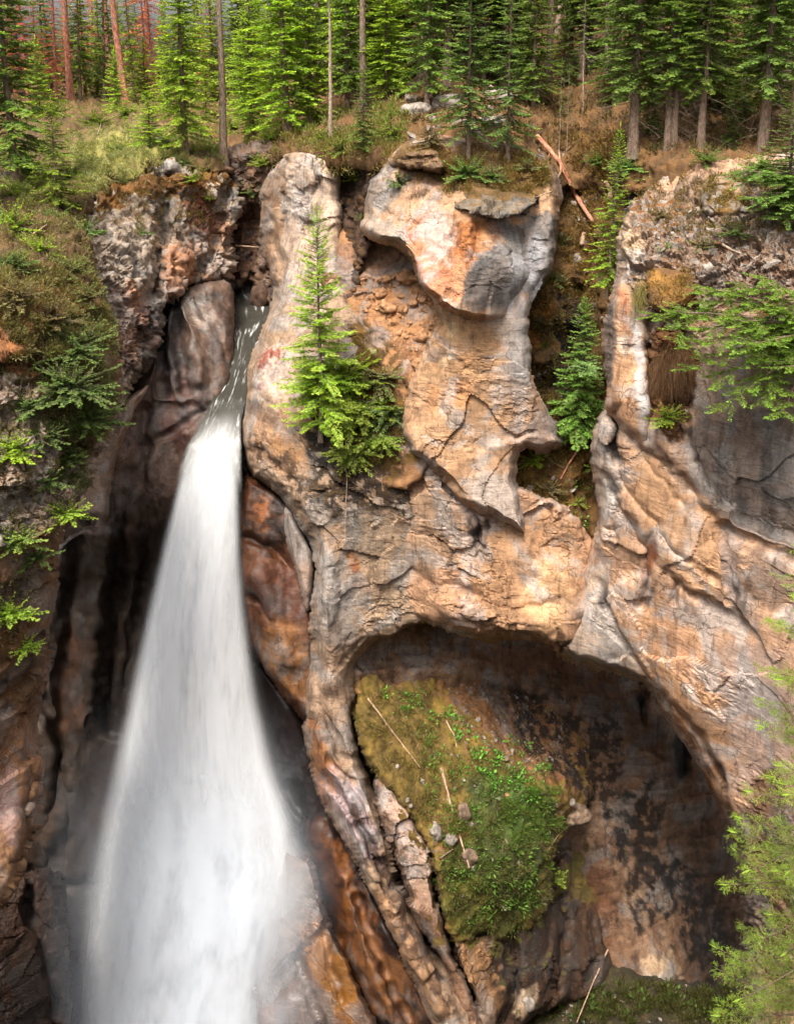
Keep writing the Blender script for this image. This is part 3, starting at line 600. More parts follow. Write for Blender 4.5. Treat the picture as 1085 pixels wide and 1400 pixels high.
# ------------------------------------------------------------------ the rock masses
mass('canyon_back', [(-300, 330), (320, 330), (600, 360), (1300, 330), (1300, 1650), (-300, 1650)], [(0, 400, 50), (1000, 400, 50), (0, 1400, 46), (1000, 1400, 44)], kind='craggy', base='#3C281C', cell=9, D=0, skirt=0)
mass('forest_floor', [(-500, 116, 0), (-200, 116, 0), (200, 116, 0), (300, 114, 0), (420, 84, 0), (560, -60, 0), (700, -160, 0), (1500, -180, 0), (1500, 300), (900, 262), (860, 262), (770, 262), (640, 236), (560, 222), (480, 226), (440, 216), (400, 212), (370, 222), (335, 214), (290, 212), (200, 205), (-500, 205)],
     [(-300, 116.5, 380), (200, 116.5, 380), (-300, 130, 130), (200, 130, 125), (0, 160, 66), (200, 160, 62), (-300, 300, 30), (0, 300, 33), (200, 215, 47), (300, 235, 46), (340, 205, 48.5), (340, 235, 47.5), (420, 150, 54), (420, 200, 42), (500, 185, 41), (600, -100, 90), (1085, -120, 78), (1400, -100, 70), (620, 60, 58), (560, 120, 48), (600, 150, 42.5), (650, 170, 39.5), (640, 215, 36.5), (700, 225, 36.5), (740, 100, 55), (750, 200, 44), (800, 300, 41.5), (900, 50, 58), (1040, 50, 56), (870, 205, 37), (960, 205, 36.5), (1060, 205, 35.5), (900, 260, 35), (1050, 260, 34), (1400, 250, 32)],
     kind='ground', base='#5E4630', moss=.9, mcol='#6E5030', R=4, D=.5, cell=3.0, amp=1.9)
mass('slot_back', [(296, 212), (335, 196), (400, 190), (420, 260), (400, 400), (380, 425), (345, 412), (343, 396), (318, 392), (300, 380), (300, 300)],
     [(330, 205, 46.2), (390, 205, 45.2), (320, 380, 45.6), (360, 390, 44.6), (345, 300, 46.8), (390, 300, 44.8)], kind='rugged', base='#7A5C46', rug=.4, moss=.25, mcol='#6A4A20', amp=.8,
     feats=[('groove', [(345, 290), (342, 395)], 9, 1.3), ('groove', [(322, 300), (316, 392)], 5, 1.)])
mass('left_cliff', [(112, 275), (135, 262), (165, 250), (200, 236), (225, 216), (262, 226), (300, 232), (322, 236), (332, 262), (326, 300), (321, 340), (322, 390), (285, 388), (262, 396), (240, 412), (224, 426), (230, 442), (214, 475), (202, 500), (182, 530), (167, 560), (150, 605), (115, 600), (100, 400)],
     [(130, 280, 37), (160, 260, 39), (225, 225, 43), (300, 240, 45), (325, 280, 45), (318, 350, 43.5), (295, 380, 42.5), (240, 400, 38), (240, 300, 41), (280, 300, 43.5), (180, 500, 35), (140, 400, 34.5), (150, 580, 34), (200, 450, 36.3)],
     kind='rugged', base='#C0B0A0', rug=1, R=14, D=2.5,
     feats=[('groove', [(225, 225), (232, 270), (222, 330), (208, 400)], 9, 1.6), ('groove', [(318, 240), (300, 300), (285, 350), (262, 392)], 4, 1.3), ('groove', [(272, 320), (268, 390)], 3, 0.52), ('ledge', [(150, 420), (190, 405), (225, 380)], 20, .5), ('ledge', [(275, 324), (300, 318), (322, 324)], 14, .6)])
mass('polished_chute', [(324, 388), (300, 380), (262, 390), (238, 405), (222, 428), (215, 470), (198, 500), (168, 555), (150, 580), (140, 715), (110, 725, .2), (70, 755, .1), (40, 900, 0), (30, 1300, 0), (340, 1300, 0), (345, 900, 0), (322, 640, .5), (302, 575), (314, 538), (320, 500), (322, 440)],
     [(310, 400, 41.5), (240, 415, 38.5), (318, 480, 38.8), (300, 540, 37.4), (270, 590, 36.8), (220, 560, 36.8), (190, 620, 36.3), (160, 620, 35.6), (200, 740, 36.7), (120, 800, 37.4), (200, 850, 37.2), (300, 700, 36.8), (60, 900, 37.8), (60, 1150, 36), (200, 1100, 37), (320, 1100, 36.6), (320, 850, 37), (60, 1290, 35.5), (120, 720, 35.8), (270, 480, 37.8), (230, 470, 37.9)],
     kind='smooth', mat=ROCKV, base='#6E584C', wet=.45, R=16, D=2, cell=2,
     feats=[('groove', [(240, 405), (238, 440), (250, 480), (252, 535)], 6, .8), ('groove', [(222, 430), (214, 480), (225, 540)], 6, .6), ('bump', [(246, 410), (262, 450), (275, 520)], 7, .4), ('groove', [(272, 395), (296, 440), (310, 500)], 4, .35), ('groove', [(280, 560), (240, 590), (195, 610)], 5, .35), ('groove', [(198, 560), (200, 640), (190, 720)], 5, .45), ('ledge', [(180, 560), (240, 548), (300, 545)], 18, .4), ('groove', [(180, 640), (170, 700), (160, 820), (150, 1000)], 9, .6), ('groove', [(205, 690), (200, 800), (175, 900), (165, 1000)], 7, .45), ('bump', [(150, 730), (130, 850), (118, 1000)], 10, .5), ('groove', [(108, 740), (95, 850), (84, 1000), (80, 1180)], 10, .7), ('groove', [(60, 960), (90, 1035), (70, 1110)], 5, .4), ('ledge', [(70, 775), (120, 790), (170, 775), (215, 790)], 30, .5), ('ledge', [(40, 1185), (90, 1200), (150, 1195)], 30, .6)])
mass('pale_rib', [(148, 572), (158, 555), (180, 540), (207, 521), (199, 541), (184, 556), (170, 600), (151, 645), (148, 716), (138, 706), (118, 706), (104, 692), (112, 650), (124, 606)],
     [(155, 570, 34.6), (200, 530, 35.4), (150, 640, 34.4), (112, 690, 34.6), (146, 700, 34.2)], kind='smooth', mat=ROCKV, base='#A88E7C', wet=.3, R=9, D=1.2, cell=1.8, skirt=.8, amp=.5,
     feats=[('groove', [(150, 590), (180, 556), (206, 526)], 2.5, 0.195)])
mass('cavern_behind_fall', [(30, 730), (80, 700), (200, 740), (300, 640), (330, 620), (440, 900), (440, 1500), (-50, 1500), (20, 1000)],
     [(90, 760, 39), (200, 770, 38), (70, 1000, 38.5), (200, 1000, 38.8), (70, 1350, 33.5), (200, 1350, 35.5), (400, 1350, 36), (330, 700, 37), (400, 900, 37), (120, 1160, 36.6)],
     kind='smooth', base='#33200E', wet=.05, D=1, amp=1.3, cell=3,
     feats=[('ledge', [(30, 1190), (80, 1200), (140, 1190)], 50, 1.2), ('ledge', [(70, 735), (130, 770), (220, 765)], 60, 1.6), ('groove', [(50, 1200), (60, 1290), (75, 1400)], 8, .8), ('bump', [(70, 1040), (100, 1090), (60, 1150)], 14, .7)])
mass('left_bank', [(-300, 180, 0), (0, 172, 0), (120, 160, 0), (200, 158, 0), (300, 185, 0), (332, 215, 0), (318, 240), (262, 235), (225, 224), (200, 243), (150, 258), (120, 285), (122, 320), (132, 355), (148, 400), (156, 450), (160, 500), (160, 540), (150, 590), (135, 640), (112, 695), (80, 735), (76, 800), (72, 880), (58, 940), (54, 1050), (50, 1100), (32, 1170), (8, 1230), (-60, 1300), (-300, 1400)],
     [(-200, 185, 58), (0, 185, 58), (150, 165, 60), (300, 195, 50), (200, 220, 43), (300, 230, 45), (130, 260, 38), (0, 260, 36), (-200, 260, 33), (60, 330, 31), (118, 330, 33), (0, 350, 28.5), (60, 400, 27), (145, 430, 29), (0, 450, 25), (100, 500, 25.5), (155, 550, 28), (0, 600, 24), (100, 650, 25.5), (0, 750, 23.5), (70, 780, 25), (0, 900, 23.2), (50, 950, 25.5), (0, 1100, 24.5), (-200, 600, 20), (-200, 1200, 21)],
     kind='craggy', base='#8A6848', mcol='#7A5A34', R=16, D=2, amp=1.0, zones=[('ground', [(-300, 150), (330, 150), (330, 240), (150, 262), (120, 300), (130, 400), (60, 480), (-300, 480)], 1.8, 14), ('rugged', [(-300, 500), (150, 480), (150, 640), (100, 740), (-300, 800)], 1.15, 14)],
     feats=[('ledge', [(-20, 500), (40, 470), (70, 440), (110, 430)], 40, 1.0), ('ledge', [(120, 300), (140, 400), (160, 440)], 14, -.5), ('ledge', [(0, 560), (50, 545), (110, 600)], 20, .5), ('ledge', [(0, 700), (40, 670), (90, 690)], 20, .5), ('groove', [(62, 960), (40, 1060), (20, 1180)], 6, .5), ('ledge', [(-10, 790), (40, 800), (75, 780)], 30, .6)])
mass('wet_blocks', [(-60, 1200), (20, 1180), (84, 1188), (90, 1240), (92, 1330), (95, 1400), (95, 1500), (-100, 1500)],
     [(0, 1200, 30), (80, 1200, 31), (0, 1400, 28), (80, 1400, 29)], kind='craggy', base='#463022', wet=.5, R=16, D=1.5, feats=[('groove', [(38, 1190), (40, 1250), (70, 1340), (75, 1410)], 5, .6)])
mass('brown_column', [(322, 640), (360, 655), (395, 680), (405, 720), (420, 760), (430, 860), (437, 950), (432, 1015), (411, 985), (381, 941), (352, 904), (325, 880)],
     [(340, 660, 35.6), (390, 700, 35), (350, 780, 34.6), (415, 800, 34.6), (380, 900, 33.8), (425, 960, 33.2), (345, 880, 34.4)], kind='smooth', base='#6E4428', wet=.6, R=14, D=1.6, skirt=1,
     feats=[('groove', [(335, 735), (370, 745), (395, 775)], 5, .5), ('groove', [(335, 815), (360, 830), (372, 850)], 4, .3), ('bump', [(355, 790), (375, 850), (395, 900)], 18, .4)])
mass('pale_flake', [(386, 690), (398, 696), (408, 718), (420, 740), (428, 762), (429, 795), (421, 846), (411, 810), (402, 778), (390, 748)],
     [(392, 700, 34.3), (425, 760, 33.8), (420, 830, 33.6), (395, 750, 34.2)], kind='smooth', mat=ROCKV, base='#AC988C', wet=.3, R=9, D=1, skirt=.8, cell=1.8, amp=.5)
mass('dark_base', [(320, 870), (352, 900), (384, 940), (414, 985), (440, 1060), (485, 1160), (525, 1250), (550, 1300), (615, 1410), (640, 1500), (300, 1500), (330, 1150)],
     [(350, 930, 35.5), (420, 1020, 34.5), (400, 1150, 33.5), (470, 1180, 32.4), (500, 1330, 31), (560, 1400, 30.2), (350, 1200, 34)], kind='smooth', mat=ROCKV, base='#241411', wet=.7, R=10, D=1, amp=1.1,
     feats=[('groove', [(385, 1120), (425, 1150), (445, 1240), (475, 1330), (510, 1420)], 6, .9), ('bump', [(440, 1130), (470, 1220), (510, 1330), (545, 1420)], 14, .6), ('groove', [(395, 1080), (425, 1130), (415, 1150)], 7, .7), ('groove', [(490, 1230), (520, 1320), (560, 1400)], 4, .4)])
mass('wet_block', [(352, 1180), (385, 1150), (410, 1165), (430, 1172), (440, 1215), (450, 1256), (478, 1310), (505, 1375), (525, 1430), (530, 1500), (330, 1500), (345, 1330)],
     [(370, 1190, 32), (430, 1180, 31.6), (440, 1260, 30.6), (380, 1300, 30.6), (500, 1390, 29.3), (380, 1400, 29.3)], kind='face', base='#6E4E38', wet=1, R=10, D=1.4, mat=ROCKV, amp=1.2,
     feats=[('ledge', [(365, 1360), (400, 1305), (440, 1268), (452, 1258)], 12, .5), ('groove', [(408, 1310), (425, 1370), (440, 1410)], 2.5, 0.2275), ('groove', [(452, 1262), (440, 1290), (470, 1370)], 3, 0.195)])
mass('river_pillar', [(363, 240, .6), (382, 222, .3), (388, 212, .2), (408, 209, .2), (428, 214, .2), (432, 219, .2), (460, 226, .3), (463, 240, .5), (461, 262, .5), (467, 300, .5), (464, 350, .5), (478, 400), (500, 440), (545, 520, .3), (562, 600, .2), (580, 700, .1), (592, 760, 0), (582, 850, 0), (536, 872, .6), (505, 884), (486, 903), (482, 940), (492, 1010), (517, 1080), (530, 1140), (561, 1240), (613, 1322), (665, 1400), (690, 1500), (640, 1500), (590, 1402), (552, 1320), (541, 1290), (517, 1250), (497, 1205), (476, 1158), (455, 1110), (436, 1074), (424, 1040), (414, 1000), (424, 945), (424, 880), (421, 842), (428, 790), (429, 753), (415, 725), (392, 684), (360, 666), (334, 650), (327, 608), (329, 586), (333, 527), (343, 486), (356, 452), (368, 424), (375, 400), (366, 370), (358, 325), (357, 280)],
     [(370, 245, 42), (430, 230, 39.5), (460, 300, 38.5), (362, 330, 42), (375, 400, 39.8), (345, 490, 37.4), (400, 480, 36), (335, 560, 36.2), (335, 630, 35.3), (380, 600, 34.2), (430, 520, 35), (480, 450, 35.4), (480, 600, 33.6), (430, 700, 32.8), (550, 700, 32.9), (590, 760, 33.4), (440, 850, 32), (520, 850, 33), (430, 950, 31.8), (478, 920, 32.8), (450, 1050, 31), (510, 1080, 30.8), (480, 1160, 30), (550, 1220, 29.6), (540, 1290, 29), (620, 1390, 28.5), (600, 1400, 28.3)],
     kind='face', base='#A68C74', rug=.15, R=22, D=2.6, skirt=2, cell=2, zones=[('craggy', [(420, 560), (560, 580), (585, 760), (560, 860), (490, 880), (430, 800)], 1., 16), ('smooth', [(330, 480), (430, 470), (420, 560), (380, 600), (330, 570)], .7, 16), ('craggy', [(365, 215), (465, 215), (462, 330), (370, 330)], .8, 10), ('craggy', [(440, 1020), (500, 1080), (640, 1400), (590, 1400)], .8, 8)],
     feats=[('ledge', [(391, 214), (388, 260), (396, 300), (390, 350)], 16, .7), ('groove', [(428, 216), (431, 260), (427, 310), (432, 360)], 4, .55), ('ledge', [(436, 250), (450, 262), (466, 258)], 10, .35), ('ledge', [(396, 290), (412, 300), (428, 296)], 8, .3), ('groove', [(345, 530), (375, 560), (405, 590), (430, 610)], 3, 0.195), ('ledge', [(336, 600), (375, 622), (410, 660), (432, 720)], 16, .35),
            ('groove', [(440, 1060), (480, 1110), (520, 1180), (560, 1255), (610, 1335)], 6, .5), ('groove', [(450, 1040), (490, 1080), (510, 1130)], 4, .4), ('bump', [(470, 1110), (520, 1220), (560, 1310), (600, 1380)], 9, .35),
            ('ledge', [(560, 1330), (540, 1290), (515, 1240), (480, 1160)], 6, -.3), ('groove', [(376, 410), (388, 380), (372, 300)], 4, .5), ('ledge', [(358, 350), (376, 380), (384, 420)], 10, .4), ('groove', [(430, 900), (445, 980), (470, 1040)], 5, .3), ('bump', [(450, 760), (450, 850), (455, 930)], 14, .4)])
mass('pink_rib', [(512, 1062), (520, 1062), (545, 1088), (566, 1120), (584, 1150), (592, 1180), (600, 1240), (613, 1290), (640, 1340), (660, 1392), (680, 1500), (650, 1500), (613, 1330), (561, 1250), (538, 1180), (517, 1125)],
     [(520, 1075, 30.9), (580, 1160, 30), (560, 1220, 29.6), (610, 1290, 29), (650, 1390, 28.5)], kind='craggy', base='#B4947E', rug=.4, R=9, D=1.2, cell=2, amp=.6)
mass('debris_alcove', [(440, 320), (500, 300), (575, 330), (615, 380), (620, 470), (600, 560), (590, 640), (540, 680), (480, 620), (440, 480)],
     [(460, 340, 38.5), (540, 345, 38), (600, 400, 36), (530, 400, 36.8), (490, 420, 36.5), (590, 480, 34.2), (560, 560, 33.4), (480, 500, 35.4), (530, 480, 35.2), (540, 650, 33)],
     kind='ground', base='#9A7048', R=6, D=.3, amp=.55, cell=2, feats=[('ledge', [(440, 368), (520, 375), (570, 350)], 12, -.8)])
mass('dark_cleft', [(445, 190), (520, 195), (520, 300), (500, 345), (480, 420), (455, 400), (450, 300)],
     [(480, 205, 40.2), (480, 300, 38.6), (475, 400, 37), (510, 240, 37.8), (510, 330, 37.2)], kind='rugged', base='#4A3424', moss=.45, mcol='#6A4A22', amp=.8, D=.5,
     feats=[('groove', [(475, 250), (472, 330), (470, 400)], 6, .7)])
mass('lower_wall', [(540, 560, 0), (620, 620), (700, 650), (780, 700, .2), (812, 740, .1), (816, 780, .05), (805, 830, .05), (785, 880, .1), (764, 897, .6), (751, 884), (726, 873), (698, 873), (669, 874), (645, 868), (621, 861), (600, 852), (577, 848), (555, 855), (536, 869), (515, 880), (490, 880, .3), (475, 850, 0), (485, 700, 0)],
     [(560, 620, 33), (600, 700, 32.7), (720, 760, 32.3), (785, 780, 31.9), (815, 760, 32.6), (500, 800, 34), (540, 860, 33.6), (600, 820, 32.2), (700, 850, 31.2), (660, 780, 32), (750, 875, 30.9), (770, 860, 31)],
     kind='craggy', base='#B89070', rug=.05, R=14, D=2.4, cell=2, amp=.9,
     feats=[('groove', [(645, 680), (652, 720), (658, 760)], 6, .5), ('ledge', [(560, 770), (600, 790), (640, 800)], 14, .3), ('ledge', [(640, 800), (690, 830), (740, 820)], 14, .3), ('bump', [(620, 830), (680, 850), (740, 850)], 16, .5), ('bump', [(720, 760), (760, 780), (790, 830)], 20, .4)])
mass('central_wall', [(498, 287), (502, 260), (508, 236), (524, 214), (557, 196, .3), (600, 185, .3), (640, 190, .3), (740, 205, .3), (766, 255), (764, 300), (760, 350), (752, 375), (730, 395, .5), (722, 420, .4), (722, 470, .4), (726, 520, .4), (744, 560, .4), (770, 585, .5), (770, 612), (740, 622), (714, 614), (708, 640), (716, 680), (723, 715), (722, 738), (704, 728), (680, 715), (654, 700), (636, 690), (622, 677), (606, 656), (584, 638), (558, 612, .6), (550, 580, .2), (553, 540, .15), (567, 500, .15), (585, 460, .15), (600, 440, .3), (592, 412), (574, 392), (566, 368), (558, 352), (540, 338), (510, 330), (492, 318)],
     [(500, 300, 36), (560, 230, 36), (620, 215, 36.5), (740, 220, 36.5), (755, 300, 34.5), (540, 320, 34.2), (580, 380, 33), (640, 300, 33), (640, 400, 32.2), (740, 380, 33.4), (700, 400, 32.9), (600, 430, 33.3), (650, 500, 32.5), (580, 540, 33), (720, 590, 32.8), (765, 600, 33.6), (640, 640, 31.8), (716, 640, 32.2), (718, 725, 31.5), (660, 690, 31.5)],
     kind='face', base='#B49070', R=13, D=2.4, cell=2,
     feats=[('groove', [(620, 300), (605, 360), (590, 410)], 2, 0.1625), ('groove', [(657, 350), (650, 372), (630, 365)], 2.5, 0.195), ('groove', [(585, 330), (610, 350), (630, 370)], 2, 0.13), ('groove', [(550, 222), (590, 228), (600, 240)], 8, .9),
            ('ledge', [(540, 222), (565, 216), (600, 226)], 20, .7), ('groove', [(600, 480), (640, 500), (680, 530)], 2, 0.13), ('ledge', [(700, 600), (735, 585), (770, 600)], 20, -.5), ('groove', [(582, 540), (640, 600), (700, 640)], 2, 0.0975), ('groove', [(667, 300), (660, 340), (652, 350)], 3, 0.195), ('bump', [(640, 310), (640, 360)], 14, .5)])
mass('hanging_nose', [(545, 335), (560, 300, 0), (620, 285, 0), (700, 290, 0), (756, 310, 0), (748, 370, 0), (725, 415, 0), (700, 435, .2), (672, 438, .8), (650, 438), (632, 435), (612, 426), (600, 418), (593, 408), (578, 396), (572, 386), (566, 362), (556, 348)],
     [(560, 305, 34.6), (640, 288, 33.3), (756, 315, 34.9), (560, 345, 33.6), (580, 385, 32.4), (610, 415, 31.8), (650, 430, 31.3), (700, 430, 33.2), (745, 370, 34.1), (700, 370, 32.3), (650, 370, 31.8)], kind='face', base='#B4875F', R=9, D=1.4, skirt=1.0, cell=1.8, amp=.8, mat=ROCK,
     feats=[('groove', [(655, 372), (648, 400), (655, 432)], 2, 0.13), ('ledge', [(596, 408), (625, 415), (650, 405)], 6, -.15), ('groove', [(600, 330), (612, 352), (628, 366)], 1.8, 0.13), ('groove', [(566, 345), (585, 352), (598, 362)], 1.8, 0.0975), ('groove', [(740, 345), (722, 385), (700, 420)], 2.2, 0.195)])
mass('cap_ledge', [(612, 262, 0), (650, 246, 0), (700, 246, 0), (742, 258, .2), (740, 276), (726, 284), (717, 293), (690, 300), (662, 298), (640, 291), (618, 287), (604, 276)],
     [(615, 262, 35.2), (740, 258, 35.2), (640, 270, 33.6), (690, 272, 33.2), (640, 290, 32.9), (690, 296, 32.6), (735, 278, 33.4)], kind='craggy', base='#80725F', rug=.8, moss=.12, R=5, D=1.3, skirt=1.4, cell=1.7, amp=1.3, ro=3.2, strata=((.06, .2, 1), 3.4, .13))
mass('broken_ledge', [(540, 222, 0), (560, 208, 0), (590, 205, 0), (606, 222, .3), (604, 236), (588, 232), (570, 226), (552, 230)], [(545, 222, 35.6), (600, 225, 35), (570, 215, 35.4)], kind='craggy', base='#8A6E50', rug=.7, moss=.35, mcol='#6E5430', R=4, D=.7, skirt=1.2, cell=1.8, amp=.9, ro=2.5, strata=((.06, .2, 1), 4.2, .14))
mass('mossy_gully', [(742, 180, 0), (800, 170, 0), (858, 190, 0), (862, 400), (845, 560), (822, 700), (815, 762), (790, 775), (745, 752), (715, 745), (700, 650), (690, 600), (690, 380), (740, 300)],
     [(750, 200, 43.5), (800, 260, 41.5), (840, 230, 39), (800, 350, 39), (740, 420, 36), (790, 460, 37), (790, 540, 36.5), (770, 620, 35), (740, 640, 34.4), (770, 700, 33.6), (790, 750, 33), (730, 735, 33), (840, 320, 37)],
     kind='ground', base='#5E4630', moss=.8, mcol='#6A4E2C', rug=.4, R=8, D=.6, cell=2.2, amp=1.3,
     feats=[('groove', [(790, 400), (785, 470), (800, 560)], 16, 1.3), ('bump', [(728, 395), (745, 400)], 10, .9), ('bump', [(735, 490), (745, 490)], 9, .8), ('groove', [(800, 640), (802, 760)], 7, 1.)])
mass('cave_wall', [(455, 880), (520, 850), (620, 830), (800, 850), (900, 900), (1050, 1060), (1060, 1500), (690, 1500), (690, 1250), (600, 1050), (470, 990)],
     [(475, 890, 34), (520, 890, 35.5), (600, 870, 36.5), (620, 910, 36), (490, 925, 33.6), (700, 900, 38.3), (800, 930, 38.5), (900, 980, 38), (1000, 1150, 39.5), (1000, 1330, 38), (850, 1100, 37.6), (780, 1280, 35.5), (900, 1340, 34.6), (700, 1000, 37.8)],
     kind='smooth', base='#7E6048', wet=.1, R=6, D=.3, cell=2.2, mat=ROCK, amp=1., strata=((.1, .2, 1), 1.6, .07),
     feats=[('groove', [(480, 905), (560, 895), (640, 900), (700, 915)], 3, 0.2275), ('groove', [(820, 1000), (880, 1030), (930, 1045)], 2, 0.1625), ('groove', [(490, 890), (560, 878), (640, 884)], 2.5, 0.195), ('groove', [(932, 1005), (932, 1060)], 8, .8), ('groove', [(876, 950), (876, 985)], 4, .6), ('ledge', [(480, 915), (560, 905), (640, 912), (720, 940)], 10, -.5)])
mass('cave_floor', [(690, 1340), (760, 1325), (850, 1322), (930, 1345), (1030, 1350), (1040, 1500), (670, 1500)],
     [(760, 1335, 34), (900, 1345, 34), (1010, 1355, 33.5), (800, 1450, 30.5), (1000, 1450, 30.5)], kind='ground', base='#2E2012', moss=.8, mcol='#36301A', R=8, D=.5, cell=2.5)
mass('brown_buttress', [(606, 1262), (640, 1280), (720, 1258), (748, 1215), (768, 1165, .2), (790, 1168, .1), (818, 1215, .1), (840, 1270, .1), (850, 1325, .1), (800, 1360), (720, 1390), (700, 1440), (700, 1500), (650, 1500), (655, 1392), (615, 1310)],
     [(620, 1280, 30), (700, 1280, 31.5), (760, 1200, 34.4), (800, 1190, 36.9), (835, 1280, 36), (760, 1330, 32), (680, 1400, 29.5)], kind='craggy', base='#4E3218', rug=.5, wet=.25, R=14, D=1.2, cell=2, amp=1.1,
     feats=[('groove', [(700, 1280), (706, 1350), (690, 1400)], 8, .9), ('groove', [(765, 1230), (770, 1290), (760, 1350)], 7, .8)])
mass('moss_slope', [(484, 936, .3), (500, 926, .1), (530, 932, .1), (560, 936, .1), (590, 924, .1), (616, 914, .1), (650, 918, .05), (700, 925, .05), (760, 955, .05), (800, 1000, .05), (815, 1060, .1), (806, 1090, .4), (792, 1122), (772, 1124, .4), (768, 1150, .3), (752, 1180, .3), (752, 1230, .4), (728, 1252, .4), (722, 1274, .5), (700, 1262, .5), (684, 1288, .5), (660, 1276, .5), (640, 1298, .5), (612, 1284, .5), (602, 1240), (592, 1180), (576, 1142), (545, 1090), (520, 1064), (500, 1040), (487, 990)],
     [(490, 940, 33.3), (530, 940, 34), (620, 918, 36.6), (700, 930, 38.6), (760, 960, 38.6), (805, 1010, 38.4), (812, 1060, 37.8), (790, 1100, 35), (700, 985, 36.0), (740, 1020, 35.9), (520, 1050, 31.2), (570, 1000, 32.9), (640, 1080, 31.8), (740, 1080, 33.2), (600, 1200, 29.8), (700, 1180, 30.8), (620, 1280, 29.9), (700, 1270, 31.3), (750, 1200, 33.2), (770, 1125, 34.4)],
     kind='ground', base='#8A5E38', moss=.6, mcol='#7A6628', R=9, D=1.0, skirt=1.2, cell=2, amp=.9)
mass('right_cliff', [(843, 310), (852, 285), (875, 262, .5), (920, 235, .3), (1000, 215, .2), (1350, 190, .2), (1350, 1650), (1030, 1650), (1017, 1332), (1013, 1258), (1011, 1206), (1009, 1162), (998, 1129), (980, 1098), (958, 1050), (943, 1022), (925, 1000), (906, 975), (888, 945), (866, 932), (844, 924), (807, 914), (777, 908), (757, 893), (752, 880), (768, 866, .4), (790, 840, .2), (795, 812, .15), (797, 780, .2), (806, 750, .5), (815, 720), (812, 682), (806, 640), (805, 608), (810, 580), (824, 552), (828, 534), (824, 490), (826, 450), (836, 400), (843, 365)],
     [(850, 300, 33), (870, 270, 35), (950, 240, 34), (1080, 220, 33), (1300, 220, 30), (850, 400, 30.6), (838, 500, 30.4), (950, 380, 29.8), (950, 300, 32), (1080, 350, 28.8), (875, 560, 29.2), (835, 540, 30.2), (905, 520, 29.8), (925, 600, 28.4), (1000, 600, 27.8), (1085, 600, 27), (812, 610, 30.8), (820, 700, 31), (812, 770, 31.3), (860, 700, 29.6), (900, 760, 28.7), (960, 720, 27.9), (985, 780, 27.3), (1085, 760, 26.4), (1000, 850, 27), (1085, 900, 25.6), (760, 885, 31.2), (800, 900, 30.8), (860, 880, 29.6), (890, 935, 29.6), (960, 960, 27.4), (1000, 1100, 27.2), (1085, 1100, 25.5), (1020, 1300, 26.8), (1085, 1350, 25), (1300, 700, 22), (1300, 1400, 18)],
     kind='face', base='#B89478', R=15, D=3, cell=2, mat=ROCKD, zones=[('rugged', [(846, 300), (900, 230), (1350, 180), (1350, 420), (1000, 420), (940, 470), (900, 450), (865, 395), (846, 370)], 1.1, 14), ('rugged', [(885, 440), (945, 470), (945, 590), (900, 600), (885, 520)], .9, 8), ('craggy', [(808, 640), (845, 640), (880, 740), (880, 800), (820, 780)], 1., 10), ('craggy', [(1000, 730), (1085, 760), (1085, 840), (1020, 830)], 1., 10), ('rugged', [(1010, 1080), (1350, 1080), (1350, 1500), (1010, 1500)], .6, 16)],
     feats=[('ledge', [(880, 606), (850, 580), (828, 545)], 18, -.1), ('ledge', [(828, 548), (850, 575), (882, 606)], 26, .9), ('groove', [(886, 440), (889, 520), (886, 600)], 5, .6), ('groove', [(842, 560), (844, 630)], 7, .7),
            ('ledge', [(910, 615), (943, 650), (965, 688), (995, 722), (1040, 740), (1085, 760)], 12, .5), ('ledge', [(1085, 745), (995, 712), (943, 632), (935, 560)], 90, .9), ('groove', [(848, 650), (880, 700), (930, 760), (980, 800)], 2.5, 0.2275), ('ledge', [(845, 670), (885, 738), (930, 795), (985, 832), (1010, 850)], 14, .55), ('groove', [(868, 612), (900, 650), (940, 700)], 2, 0.13), ('groove', [(890, 740), (885, 800), (876, 828)], 8, .45), ('groove', [(926, 792), (920, 818)], 4, .35),
            ('ledge', [(795, 770), (822, 800), (845, 850), (880, 900), (905, 935)], 10, .35), ('groove', [(985, 720), (992, 770), (1000, 840)], 3, 0.2275), ('ledge', [(888, 932), (915, 948), (958, 1000), (985, 1045), (1002, 1110)], 22, .9), ('groove', [(830, 860), (870, 905), (888, 925)], 2, 0.13), ('groove', [(812, 700), (830, 730), (850, 720)], 2.5, 0.1625), ('groove', [(820, 650), (845, 680), (835, 740)], 2.5, 0.1625), ('groove', [(905, 520), (925, 560), (930, 600)], 9, .7)])
mass('hummock_rock', [(878, 372), (900, 362), (930, 366), (955, 385), (960, 400), (935, 412), (925, 425), (900, 428), (884, 415)],
     [(890, 380, 30.2), (940, 390, 29.6), (910, 415, 29.2)], kind='ground', base='#7A5A38', moss=.8, mcol='#735230', R=8, D=1.0, skirt=.8, cell=2, amp=.4)
mass('rim_boulder', [(958, 250), (975, 240), (1005, 245), (1020, 262), (1012, 292), (990, 300), (965, 296), (955, 275)],
     [(975, 255, 32), (1000, 280, 31.4), (965, 290, 31.6)], kind='craggy', base='#9A8468', moss=.55, mcol='#75592F', R=10, D=1.1, skirt=1, cell=2, amp=.5)

